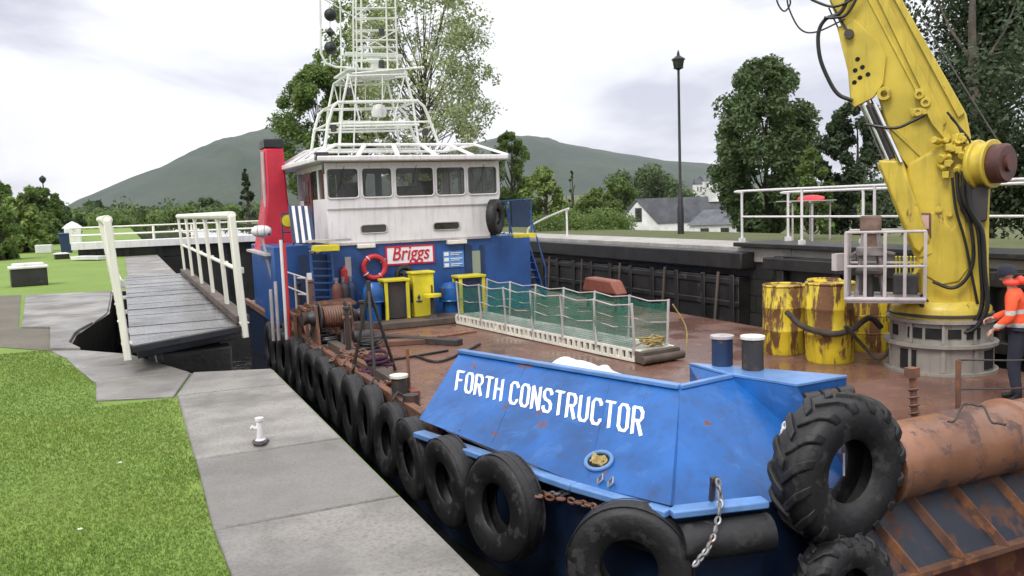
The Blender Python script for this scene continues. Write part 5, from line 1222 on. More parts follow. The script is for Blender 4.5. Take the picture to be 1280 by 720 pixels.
# ---- yellow drums with rope fender
def drum(px, pyb, pyt, wpx, label, lean=0, rim=True):
    p = G(px, pyb, DZ); p.z = DZ; dep = float(np.dot(RM.T[2], np.array([p.x, p.y, DZ-CAM_H]))); r = wpx/2*dep/F; h_ = (pyb-pyt)*dep/F*.97
    p = p+V(p.x, p.y, 0).normalized()*r
    t = thing('buoy_drum', label, 'drum', p, 'yellow steel drums on the deck')
    pr = [(0, 0), (r*.96, 0), (r, .03), (r, h_*.33), (r*1.02, h_*.34), (r*1.02, h_*.36), (r, h_*.37), (r, h_*.66), (r*1.02, h_*.67), (r*1.02, h_*.69), (r, h_*.70), (r, h_-.05), (r*.96, h_-.02), (0, h_-.02)]
    MB().lathe(pr, p, (0, 0, 1), 36).build('shell', yellow2, t); MB().torus(p+V(0, 0, h_-.01), (0, 0, 1), r*.97, .022, 36, 6).build('rim', yellow2, t); return p, r, h_
D1 = drum(980, 445, 355, 52, 'rusty yellow steel drum at the left end of the row')
D2 = drum(1037, 456, 352, 60, 'brightest yellow steel drum in the middle with a dark rope around it')
D3 = drum(1087, 441, 372, 48, 'yellow steel drum tucked under the operator cage')
D4 = drum(1030, 438, 348, 40, 'yellow steel drum mostly hidden behind the middle one')
t = thing('rope_fender', 'thick dark rope fender slung around the middle yellow drum', 'rope', D2[0]+V(0, 0, .5)); c, r, h_ = D2
vw = V(c.x, c.y, 0).normalized(); rt = V(vw.y, -vw.x, 0)
b = MB(); P = [c+rt*(-r-.28)-vw*.1+V(0, 0, h_*.62), c+rt*(-r-.02)-vw*r*.9+V(0, 0, h_*.47), c-vw*(r+.09)+V(0, 0, h_*.40), c+rt*(r*.8)-vw*(r*.85)+V(0, 0, h_*.43), c+rt*(r+.2)-vw*.25+V(0, 0, h_*.58), c+rt*(r+.38)-vw*.1+V(0, 0, h_*.45)]
b.tube(curve(P, 8), .048, 10); P2 = [c+rt*(r*.6)-vw*(r+.09)+V(0, 0, h_*.5), c+rt*(r+.1)-vw*(r*.8)+V(0, 0, h_*.25), c+rt*(r+.35)-vw*.4+V(0, 0, h_*.1), c+rt*(r+.6)-vw*.3+V(0, 0, h_*.3)]
b.tube(curve(P2, 8), .032, 8); b.build('rope', paint('tarred_rope', (.05, .04, .03), .8, vary=.4, scale=4, bump=.8), t)

# ---- port side deck clutter
def onD(px, py, h=0):
    p = G(px, py, DZ+h); p.x = max(p.x, 3.66+.0*h); return p
r_ = np.random.default_rng(12)
t = thing('tripod_stand', 'dark steel tripod with a purple rope heap at its feet on the port deck', 'tripod', onD(470, 470)); c = onD(470, 468); b = MB(); top = c+V(-.05, 0, 1.45)
for a_ in (.4, 2.5, 4.4): b.cyl(c+V(.42*math.cos(a_), .42*math.sin(a_), 0), top, .028, seg=8)
b.tube([c+V(.2, .1, .55), c+V(-.25, .15, .55), c+V(-.02, -.28, .55), c+V(.2, .1, .55)], .018, 6); b.cyl(top-V(0, 0, .05), top+V(0, 0, .12), .04, seg=10); b.build('frame', darksteel, t)
t = thing('rope_heap', 'purple and brown rope heap under the dark tripod', 'rope', c); b = MB()
for k in range(7): b.torus(c+V(r_.normal()*.05, r_.normal()*.05, .03+.05*k), (r_.normal()*.2, r_.normal()*.2, 1), .24-.015*k+r_.normal()*.02, .028, 22, 7)
b.build('rope', purple, t)
for i, (x0, y0, x1, y1, w_, h_, m_, lb) in enumerate([
  (420, 436, 545, 428, .32, .10, rusty, 'long rusty steel girder lying across the port deck'), (455, 424, 575, 432, .22, .12, darksteel, 'dark steel beam lying beside the rusty deck plate'),
  (430, 412, 500, 408, .35, .16, timber, 'brown timber baulk lying before the deckhouse'), (400, 432, 440, 452, .18, .16, timber, 'short timber baulk lying near the port rail'),
  (440, 470, 485, 492, .20, .16, timber, 'weathered timber baulk at the port deck edge by the tyres'), (395, 440, 470, 478, .10, .10, rusty, 'thin rusty pipe along the port deck edge'), (472, 482, 520, 500, .14, .13, orange_m, 'orange brown timber offcut beside the pale capped bollard')]):
    a, c = onD(x0, y0), onD(x1, y1); zz = DZ+h_/2+.003; tag(MB().beam((a.x, a.y, zz), (c.x, c.y, zz), w_, h_).build('steel_girder' if m_ in (rusty, darksteel) else 'timber_baulk', m_, bev=.01), lb, 'girder' if m_ in (rusty, darksteel) else 'timber', 'loose beams on the port deck')
a = onD(530, 418); tag(MB().box((a.x, a.y, DZ+.02), (1.9, 1.3, .03), .2).build('steel_plate', pipeR, bev=.005), 'flat red brown steel plate lying on the deck before the hatch', 'steel plate')
# windlass near the port rail
c = onD(418, 432); c.z = DZ; t = thing('anchor_windlass', 'dark rusty windlass with drums on the port side of the deck', 'windlass', c); b = MB()
for s in (-.35, .35): b.prism([(c.x+s-.03, c.y-.32, DZ), (c.x+s-.03, c.y+.32, DZ), (c.x+s-.03, c.y+.12, DZ+.85), (c.x+s-.03, c.y-.12, DZ+.85)], (.06, 0, 0))
b.b2((c.x-.5, c.y-.4, DZ), (c.x+.5, c.y+.4, DZ+.06)); b.build('frame', rusty, t, bev=.01)
MB().lathe([(0, -.62), (.15, -.62), (.10, -.5), (.16, -.40), (.16, -.38), (.08, -.37), (.08, -.3), (.30, -.29), (.30, -.26), (.17, -.25), (.17, .25), (.30, .26), (.30, .29), (.08, .3), (.08, .37), (.16, .40), (.10, .5), (.15, .62), (0, .62)], (c.x, c.y, DZ+.6), (1, 0, 0), 24).build('drum', darksteel, t)
b = MB(); [b.torus((c.x-.2+.05*k, c.y, DZ+.6), (1, .06, 0), .20, .026, 22, 6) for k in range(9)]; b.build('wire', rusty, t)
b = MB(); b.lathe([(0, 0), (.13, 0), (.13, .4), (0, .4)], (c.x+.3, c.y-.4, DZ+.2), (1, 0, 0), 16); b.box((c.x+.6, c.y-.4, DZ+.1), (.5, .3, .18)); b.build('motor', darksteel, t, bev=.01)
# upright timber dolphins / pipes stacked behind
for i, (px, pb, pt, rr, m_, lb) in enumerate([(392, 420, 352, .06, rusty, 'rusty upright pipe beside the port ladder'), (402, 452, 388, .045, darksteel, 'dark upright post near the windlass'), (368, 412, 356, .05, darksteel, 'dark upright post by the striped side pole'), (455, 432, 378, .05, darksteel, 'dark upright post in front of the blue ventilator'), (436, 440, 398, .07, rusty, 'stubby rusty upright post between windlass and tripod')]):
    p = onD(px, pb); q = SP(px, pt, p, (p.x, p.y, 0)); o = MB().cyl((p.x, p.y, DZ), (p.x, p.y, q.z), rr, rr*.9, 10).lathe([(rr, -.02), (rr*1.4, 0), (rr*1.4, .04), (0, .05)], (p.x, p.y, q.z), (0, 0, 1), 10).lathe([(rr*2.2, 0), (rr*2.2, .02), (rr, .03)], (p.x, p.y, DZ), (0, 0, 1), 10).build('steel_post', m_); tag(o, lb, 'post', 'upright posts on the port deck')
t = thing('chain_heap', 'heap of rusty chain piled beside the windlass on the port deck', 'chain', onD(455, 455)); c = onD(440, 452); b = MB()
b.chain(curve([c+V(r_.normal()*.22, r_.normal()*.3, .04+abs(r_.normal())*.08) for _ in range(16)], 5), .11, .017); b.build('links', chainr, t)
t = thing('chain_heap', 'loose silver brown chain by the pale capped bollard', 'chain', onD(480, 495)); c = onD(482, 488); b = MB()
b.chain(curve([c+V(r_.normal()*.12, r_.normal()*.35, .03+abs(r_.normal())*.05) for _ in range(10)], 5), .10, .015); b.build('links', chainr, t)
for i, (px, py, s, m_, lb) in enumerate([(380, 418, .55, darksteel, 'dark steel tool crate behind the windlass'), (405, 405, .5, rusty, 'rusty open crate below the port ladder'), (445, 402, .42, darksteel, 'small dark crate in front of the blue ventilator'), (350, 408, .5, darksteel, 'dark crate by the rail near the striped pole')]):
    c = onD(px, py); c.z = DZ; t = thing('tool_crate', lb, 'crate', c, 'crates on the port deck'); a_ = r_.random(); b = MB(); b.box(c+V(0, 0, s*.4), (s, s*.8, s*.8-.1), a_); b.build('body', m_, t, bev=.012)
    b = MB(); b.box(c+V(0, 0, s*.8-.02), (s*1.06, s*.86, .06), a_); b.box(c+V(0, 0, .04), (s*1.05, s*.2, .07), a_); b.build('lid', m_, t, bev=.01)
for i, (px, py, w_, d_, h_, lb) in enumerate([(366, 424, .9, .7, .55, 'rusty open deck frame beside the striped pole'), (404, 424, .8, .8, .7, 'rusty open deck frame behind the windlass')]):
    c = onD(px, py); c.z = DZ; b = MB()
    for X_ in (-w_/2, w_/2):
        for Yq in (-d_/2, d_/2): b.beam(c+V(X_, Yq, 0), c+V(X_, Yq, h_), .06, .06)
        b.beam(c+V(X_, -d_/2, h_), c+V(X_, d_/2, h_), .06, .06); b.beam(c+V(X_, -d_/2, .1), c+V(X_, d_/2, h_), .04, .04)
    for Yq in (-d_/2, 0, d_/2): b.beam(c+V(-w_/2, Yq, h_), c+V(w_/2, Yq, h_), .06, .05)
    for k in range(5): b.beam(c+V(-w_/2+.1, -.3+k*.14, h_+.06), c+V(w_/2+.3, -.25+k*.13, h_+.05+.01*k), .05, .05)
    tag(b.build('pipe_rack', rusty), lb, 'rack', 'rusty frames on the port deck')
# hoses along deck
for i, (pts_, m_, lb) in enumerate([([(400, 446), (430, 460), (462, 452), (500, 448), (560, 438)], hose, 'black hose trailing across the port deck'), ([(520, 445), (548, 452), (580, 440), (600, 430)], hose, 'short black hose near the blue bulwark end')]):
    o = MB().tube(curve([onD(*p_, .03) for p_ in pts_], 8), .024, 7).build('deck_hose', m_); tag(o, lb, 'hose')
for i, (px, py, r, lb) in enumerate([(388, 436, .24, 'coil of dark hose lying behind the windlass'), (462, 440, .20, 'coil of dark hose lying left of the tripod feet'), (372, 428, .22, 'coil of dark hose by the port rail posts')]):
    c = onD(px, py); b = MB()
    for k in range(5): b.torus(V(c.x+r_.normal()*.02, c.y+r_.normal()*.02, DZ+.03+.045*k), (r_.normal()*.06, r_.normal()*.06, 1), r-.01*k, .024, 22, 6)
    tag(b.build('hose_coil', hose), lb, 'hose coil', 'coils of hose on the port deck')
for i, (px, py, m_, lb) in enumerate([(424, 412, hullred, 'dark red gas bottle standing right of the port ladder'), (432, 410, darksteel, 'black gas bottle standing beside the dark red one'), (441, 408, darkblue, 'dark blue gas bottle nearest the blue ventilator')]):
    c = onD(px, py); c.z = DZ; t = thing('gas_bottle', lb, 'gas bottle', c, 'gas bottles before the deckhouse')
    MB().lathe([(0, 0), (.12, 0), (.13, .03), (.13, .92), (.10, 1.03), (.04, 1.08), (0, 1.08)], c, (0, 0, 1), 18).build('cylinder', m_, t); MB().lathe([(.035, 1.07), (.035, 1.16), (.05, 1.16), (.05, 1.2), (0, 1.2)], c, (0, 0, 1), 10).build('valve', chainm, t)
for i, (x0, y0, x1, y1, zt_, lb) in enumerate([(360, 420, 396, 404, .55, 'slanting rusty pipe propped behind the striped pole'), (398, 446, 432, 418, .75, 'slanting dark bar propped against the windlass'), (446, 446, 426, 424, .6, 'slanting rusty bar leaning left of the tripod')]):
    a, c = onD(x0, y0), onD(x1, y1); tag(MB().cyl((a.x, a.y, DZ), (c.x, c.y, DZ+zt_), .035, seg=8).build('steel_pipe', rusty if i != 1 else darksteel), lb, 'pipe', 'propped pipes on the port deck')
p = SY(505, 343, 19.4); t = thing('hose_reel', 'black hose reel hung under the red lettered board', 'hose reel', p); MB().torus(p, (0, 1, 0), .17, .07, 24, 8).build('hose', hose, t); MB().cyl(p+V(0, -.08, 0), p+V(0, .49, 0), .05).build('hub', darksteel, t)
p = SY(434, 344, 19.5); t = thing('fire_extinguisher', 'small red fire extinguisher on the blue deckhouse beside the ladder', 'extinguisher', p); MB().lathe([(0, 0), (.08, 0), (.08, .4), (.03, .46), (.03, .5), (0, .5)], p+V(0, .3, -.3), (0, 0, 1), 14).build('cylinder', redring, t); MB().box(p+V(0, .37, 0), (.1, .08, .3)).build('bracket', darksteel, t)
# mooring ropes lying loose
c = onD(355, 425); tag(MB().tube(curve([onD(352, 412, .03), onD(372, 425, .04), onD(384, 445, .03), onD(410, 462, .03), onD(432, 470, .03)], 8), .022, 7).build('mooring_line', ropem), 'pale mooring line trailing along the port deck edge', 'rope')
# starboard-side clutter beyond drums
c = onD(1098, 470); tag(MB().tube(curve([G(1185+k*9, 521-abs(3-k)*-2-(16 if 1 < k < 6 else 0), DZ+.58) for k in range(9)], 5), .012, 6).build('loose_wire', darksteel), 'thin loose wire looping over the rusty bow roller', 'wire')
# ================================================================== CRANE
c0 = G(1174, 470, DZ); dv = V(c0.x, c0.y, 0).normalized(); c0 = V(c0.x, c0.y, DZ)+dv*.72; rt = V(dv.y, -dv.x, 0)
def CP(px, py, off=0.0): return SP(px, py, c0-dv*off, dv)
def W(px, py, off=0.0): p = CP(px, py, off); return p
cr_ = thing('deck_crane', 'yellow knuckle boom crane on a round grey pedestal on the rusty deck', 'crane', c0)
zt = CP(1174, 400, .6).z; H_ = zt-DZ; rp = .80
b = MB(); b.lathe([(0, 0), (rp, 0), (rp, .04), (rp-.07, .04), (rp-.07, H_*.52), (rp-.10, H_*.54), (rp-.10, H_-.06), (rp-.04, H_-.05), (rp-.04, H_), (0, H_)], c0, (0, 0, 1), 40); b.lathe([(.55, H_*.50), (rp, H_*.50), (rp, H_*.56), (.55, H_*.56)], c0, (0, 0, 1), 40)
ped = b.build('pedestal', basegrey, cr_)
for a_, z_, w_, h_ in [(-.62, .26, .26, .30), (-.50, .76, .22, .16), (-.12, .76, .22, .16), (.28, .76, .18, .14), (.68, .76, .22, .16), (1.1, .26, .24, .28), (-1.1, .76, .2, .16)]:
    d = (-dv*math.cos(a_)+rt*math.sin(a_)); MB().box(c0+d*(rp-.115 if z_ > .5 else rp-.085)+V(0, 0, H_*z_), (w_, .05, h_), ax=(V(-d.y, d.x, 0), d, V(0, 0, 1))).build('access_opening', holeblack, ped)  # black plates stand in for the shade inside the openings
b = MB()
for k in range(10):
    a = k*math.pi/5+.1; d = V(math.cos(a), math.sin(a), 0); b.box(c0+d*.665+V(0, 0, H_*.28), (.17, .05, H_*.44), a)
    b.box(c0+d*.66+V(0, 0, H_*.75), (.14, .04, H_*.36), a)
for k in range(8):
    a = k*math.pi/4+.3; pts_ = []
    for j in range(4):
        aa = a+j*.15; pts_.append(c0+V(math.cos(aa), math.sin(aa), 0)*(rp-.045))
    for p_, q_ in []: b.beam(p_+V(0, 0, H_*.28), q_+V(0, 0, H_*.28), .03, H_*.43, up=(0, 0, 1)) if k % 3 else None; b.beam(p_+V(0, 0, H_*.76), q_+V(0, 0, H_*.76), .03, H_*.35, up=(0, 0, 1)) if k % 2 else None
b.build('gusset', basegrey, ped)
b = MB(); b.lathe([(0, H_), (.70, H_), (.70, H_+.14), (.66, H_+.20), (.60, H_+.26), (0, H_+.26)], c0, (0, 0, 1), 40); tb_ = b.build('slew_ring', yellow, cr_)
MB().lathe([(.7, H_+.03), (.73, H_+.04), (.73, H_+.07), (.7, H_+.08)], c0, (0, 0, 1), 40).build('ring_teeth', darksteel, tb_)
def slabp(pts, off, th): return [W(x, y, off) for x, y in pts], dv*th
# king post
b = MB(); b.prism(*slabp([(1150, 382), (1146, 330), (1141, 285), (1135, 240), (1133, 205), (1160, 190), (1195, 172), (1228, 178), (1240, 205), (1237, 260), (1236, 330), (1238, 382)], .36, .72)); kp = b.build('king_post', yellow, cr_, bev=.05)
b = MB(); b.prism(*slabp([(1158, 345), (1156, 272), (1172, 262), (1190, 288), (1206, 262), (1211, 335), (1198, 352), (1176, 356)], .385, .03)); b.prism(*slabp([(1214, 380), (1214, 230), (1226, 230), (1228, 380)], .40, .05)); b.build('side_plate', yellow, kp, bev=.012)
b = MB(); b.cyl(W(1173, 262, .42), W(1173, 262, .36), .05, seg=16); b.cyl(W(1187, 268, .42), W(1187, 268, .36), .035, seg=16)
b.build('pivot_pin', yellow, kp)
b = MB(); b.prism(*slabp([(1147, 266), (1164, 266), (1164, 298), (1147, 298)], .40, .03)); pc_ = b.build('warning_panel', rusty, kp, bev=.01); MB().prism(*slabp([(1150, 269), (1161, 269), (1161, 286), (1150, 286)], .415, .015)).build('warning_face', paint('faded_pink', (.55, .36, .33), .6), pc_)
# main boom: a deep box girder
BO = [(1012, -70), (1088, -70), (1208, 142), (1214, 172), (1196, 214), (1150, 262), (1138, 244), (1124, 200), (1106, 150), (1096, 118), (1066, 60), (1040, 10)]
b = MB(); b.prism(*slabp(BO, .30, .60)); bo = b.build('main_boom', yellow, cr_, bev=.03)
b = MB()
b.prism(*slabp([(1064, -70), (1076, -70), (1183, 152), (1177, 160), (1172, 155)], .345, .05)); b.prism(*slabp([(1081, -70), (1089, -70), (1206, 141), (1198, 147)], .36, .10))
b.prism(*slabp([(1048, -70), (1052, -70), (1163, 140), (1159, 142)], .325, .03)); b.prism(*slabp([(1112, 160), (1118, 158), (1168, 205), (1164, 209)], .325, .03))
b.build('boom_rib', yellow, bo, bev=.006)
b = MB(); b.prism(*slabp([(1046, 34), (1068, 24), (1098, 52), (1108, 70), (1104, 104), (1092, 122), (1068, 134), (1063, 128), (1060, 90)], .37, .07)); b.prism(*slabp([(1046, 34), (1068, 24), (1098, 52), (1108, 70), (1104, 104), (1092, 122), (1068, 134), (1063, 128), (1060, 90)], -.30, .07))
bk = b.build('boom_bracket', yellow, bo, bev=.01)
b = MB()
for x, y in ((1072, 74), (1078, 84), (1085, 93), (1069, 88), (1075, 97), (1068, 103)): b.cyl(W(x, y, .378), W(x, y, .36), .035, seg=12)
b.build('bracket_hole', holeblack, bk)
b = MB()
for x, y, r in ((1105, 117, .10), (1149, 118, .07), (1157, 128, .07), (1147, 140, .06)): b.lathe([(r*.5, 0), (r, 0), (r, .1), (r*.5, .1), (r*.5, 0)], W(x, y, .44), dv, 18)
b.prism(*slabp([(1143, 112), (1152, 110), (1172, 148), (1190, 172), (1184, 178), (1165, 155)], .40, .06)); b.prism(*slabp([(1137, 136), (1156, 134), (1160, 142), (1140, 146)], .42, .06)); b.build('pad_eye', yellow, bo, bev=.006)
# worn upper boom lug and dark knuckle
b = MB(); b.prism(*slabp([(1036, -2), (1050, 20), (1062, 40), (1066, 46), (1054, 34)], .40, .10)); b.lathe([(0, 0), (.07, 0), (.07, .2), (0, .2)], W(1061, 42, .46), dv, 16); b.build('knuckle_lug', darksteel, bo)
# lift cylinders, one each side
for off in (.24, -.20):
    a, c = W(1080, 128, off), W(1112, 203, off); c2, e_ = W(1112, 201, off), W(1158, 318, off)
    MB().cyl(a, c, .075, seg=20).build('cylinder_rod', chrome, cr_); o = MB().cyl(c2, e_, .17, seg=24).cyl(c2, lerp(c2, e_, .06), .19, seg=24).build('lift_cylinder', yellow, cr_)
a, c = W(1093, 130, .45), W(1126, 203, .45); MB().cyl(a, c, .035, seg=12).build('cylinder_rod', chrome, cr_); a, c = W(1086, 130, .36), W(1119, 203, .36); MB().cyl(a, c, .05, seg=10).build('hose_guard', darksteel, cr_)
MB().prism(*slabp([(1097, 200), (1128, 200), (1163, 300), (1150, 318), (1140, 310)], .44, .22)).build('cylinder_shroud', yellow, cr_, bev=.04)
# winch: yellow flange with brown drum on the outer side
wc = W(1236, 205, .42); ax_ = (rt*.86-dv*.5).normalized()
b = MB(); b.lathe([(0, 0), (.34, 0), (.36, .03), (.36, .07), (.30, .09), (.30, .22), (.35, .24), (.35, .28), (0, .28)], wc-ax_*.2, ax_, 32); b.prism(*slabp([(1200, 196), (1222, 180), (1250, 190), (1246, 228), (1226, 246), (1206, 240)], .40, .3)); wb = b.build('winch_housing', yellow, cr_, bev=.01)
MB().lathe([(0, .28), (.28, .28), (.28, .44), (.25, .47), (.12, .47), (.12, .52), (0, .52)], wc-ax_*.2, ax_, 32).build('winch_drum', paint('drum_brown', (.085, .03, .025), .5, rust=.3), wb)
b = MB(); r_ = np.random.default_rng(21)
for k in range(12):
    x, y = r_.uniform(1166, 1212), r_.uniform(165, 215); b.cyl(W(x, y, .52), W(x+r_.uniform(-8, 8), y+r_.uniform(-6, 6), .40), r_.uniform(.03, .07), seg=10); 
for k in range(8): x, y = r_.uniform(1168, 1210), r_.uniform(170, 225); b.box(W(x, y, .46), (.12, .09, .10), r_.random())
b.build('valve_block', yellow, cr_, bev=.008)
b = MB(); b.prism(*slabp([(1200, 232), (1236, 232), (1234, 276), (1210, 280), (1200, 262)], .46, .2)); b.build('dark_manifold', darksteel, cr_, bev=.02)
def hz(pts_, off, r, m_=hose, name='hydraulic_hose'):
    return MB().tube(curve([W(x, y, off if not hasattr(off, '__len__') else off[i]) for i, (x, y) in enumerate(pts_)], 8), r, 8).build(name, m_, cr_)
hz([(1066, -20), (1052, 14), (1032, 24), (1023, 42), (1025, 72), (1036, 100), (1048, 118), (1066, 126)], .42, .030)
hz([(1080, -20), (1060, 16), (1044, 22), (1030, 22)], .46, .022)
hz([(970, -30), (971, 0), (980, 14), (988, 4), (984, -8), (986, 10), (1000, 36), (1020, 40), (1056, 24)], .44, .013)
hz([(1000, -10), (1020, 2), (1045, 8), (1075, -6)], .45, .02)
hz([(1082, 155), (1098, 158), (1120, 160), (1140, 152), (1155, 144)], .52, .022)
hz([(1196, 214), (1199, 250), (1212, 276), (1217, 320), (1208, 348), (1190, 360), (1166, 352)], .50, .026)
hz([(1204, 214), (1206, 250), (1222, 285), (1226, 330), (1228, 378), (1218, 402), (1196, 408), (1172, 396), (1152, 368)], .54, .032)
hz([(1210, 230), (1214, 262), (1228, 290), (1231, 340), (1234, 384), (1216, 412), (1190, 413), (1164, 396), (1146, 372)], .60, .032)
hz([(1190, 222), (1195, 262), (1206, 300), (1214, 340), (1222, 380)], .48, .02)
hz([(1188, 146), (1200, 160), (1212, 176), (1214, 196)], .46, .016); hz([(1184, 140), (1198, 158), (1206, 180)], .48, .016)
hz([(1036, 10), (1110, 168), (1150, 232)], .33, .012)
t = MB(); t.tube([W(1150, 20, -.6), W(1262, 200, -.2)], .012, 6); t.build('stay_wire', darksteel, cr_)
# operator cage
cg = thing('operator_cage', 'pale tubular operator cage with a platform on the left side of the yellow crane', 'cage', W(1105, 378, .6))
fl, fr_, bl_, br_ = W(1057, 372, 1.05), W(1156, 378, .95), W(1062, 366, .30), W(1150, 366, .30)
zc0, zc1 = W(1105, 376, 1.0).z, W(1105, 290, 1.0).z; zb0 = zc0
F_ = [V(p_.x, p_.y, 0) for p_ in (fl, fr_, br_, bl_)]
up_ = lambda p_, z: V(p_.x, p_.y, z)
b = MB(); r = .022
for z, rr in ((zc0+.02, .035), ((zc0+zc1)/2, r), (zc1, r)): b.tube([up_(p_, z) for p_ in F_], rr, 8, True)
cgf = b.build('guard_rail', greyw, cg)
b = MB()
for k in range(5): p_ = lerp(F_[0], F_[1], k/4); b.beam(up_(p_, zc0), up_(p_, zc1), .045, .03, up=dv)
for k in range(1, 3): p_ = lerp(F_[0], F_[3], k/3); b.cyl(up_(p_, zc0), up_(p_, zc1), r, seg=8)
b.cyl(up_(F_[3], zc0), up_(F_[3], zc1), r, seg=8); b.build('upright', greyw, cg)
b = MB(); b.prism([up_(p_, zc0-.04) for p_ in F_], (0, 0, .05)); b.beam(up_(lerp(F_[2], F_[1], .4), zc0-.08), up_(V(c0.x, c0.y, 0)-dv*.3-rt*.2, zc0-.08), .12, .10); b.build('platform', greyw, cg, bev=.01)
b = MB(); q_ = up_(lerp(F_[0], F_[3], .5), 0)-rt*.12; b.box(q_+V(0, 0, zc0+.55), (.22, .10, .26)); b.build('side_bracket', greyw, cg)
# lever console and seat inside the cage
k0 = W(1132, 350, .62); b = MB(); b.box(k0+V(0, 0, -.05), (.34, .3, .30), math.atan2(rt.y, rt.x)); lv = b.build('lever_console', darksteel, cg, bev=.02); b = MB()
for k in range(6): a = k0-rt*(.13-.05*k)+V(0, 0, .1)-dv*.05; b.cyl(a, a+V(0, 0, .24)-dv*.03, .008, seg=6); b.lathe([(0, -.02), (.02, 0), (0, .02)], a+V(0, 0, .25)-dv*.03, (0, 0, 1), 8)
b.build('lever', yellow3, lv)
b = MB(); b.beam(W(1140, 330, .6), W(1155, 330, .45), .1, .05); b.beam(W(1128, 366, .7), W(1150, 330, .7), .05, .05); b.build('console_arm', yellow, cg)
sc_ = W(1088, 352, .66); zseat = zc0+.47
t = MB(); t.box((sc_.x, sc_.y, zseat-.06), (.40, .38, .08), math.atan2(rt.y, rt.x)); t.cyl((sc_.x, sc_.y, zc0+.01), (sc_.x, sc_.y, zseat-.08), .05); t.build('operator_seat', darksteel, cg, bev=.02)

# ================================================================== PEOPLE
def skinmesh(name, mat, parent, J, Eg, root=0, lv=2):
    """J: list of (x,y,z,rx,ry); one continuous skinned surface"""
    me = bpy.data.meshes.new(name); me.from_pydata([j[:3] for j in J], Eg, []); me.update()
    o = bpy.data.objects.new(name, me); sc.collection.objects.link(o); o.parent = parent
    m_ = o.modifiers.new('skin', 'SKIN'); m_.use_smooth_shade = True; m_.branch_smoothing = .6
    for v_, j in zip(me.skin_vertices[0].data, J): v_.radius = (j[3], j[4])
    me.skin_vertices[0].data[root].use_root = True
    s_ = o.modifiers.new('sub', 'SUBSURF'); s_.levels = s_.render_levels = lv
    me.materials.append(mat); return o
def seg(J, Eg, start, pts):
    """append a chain of joints after index start"""
    last = start; ids = []
    for p_ in pts:
        J.append(p_); Eg.append((last, len(J)-1)) if last is not None else None; last = len(J)-1; ids.append(last)
    return ids
def hand(J, Eg, wrist, base, dr, side, palmn, curl=.5):
    """palm plus four unequal curled fingers and a thumb; dr along the hand, side towards the thumb"""
    dr, side, palmn = dr.normalized(), side.normalized(), palmn.normalized()
    pm = base+dr*.045; pi = seg(J, Eg, wrist, [(*(base+dr*.012), .022, .030), (*pm, .017, .036)])
    for k, (o_, l_) in enumerate(((.030, .072), (.010, .080), (-.010, .074), (-.029, .058))):
        r0 = pm+side*o_+dr*.022; d1 = (dr+palmn*curl*.5).normalized(); d2 = (dr*.5+palmn*curl*1.6).normalized(); d3 = (dr*-.2+palmn*1.2*curl+dr*.3).normalized()
        a_ = r0+d1*l_*.45; b_ = a_+d2*l_*.32; c_ = b_+d3*l_*.25
        seg(J, Eg, pi[1], [(*r0, .0095, .0095), (*a_, .009, .009), (*b_, .008, .008), (*c_, .0065, .0065)])
    th = base+side*.024+dr*.014; a_ = th+(side*.8+dr*.6+palmn*.2).normalized()*.036; b_ = a_+(side*.2+dr*1+palmn*.5).normalized()*.03
    seg(J, Eg, pi[0], [(*th, .013, .013), (*a_, .0105, .0105), (*b_, .008, .008)])
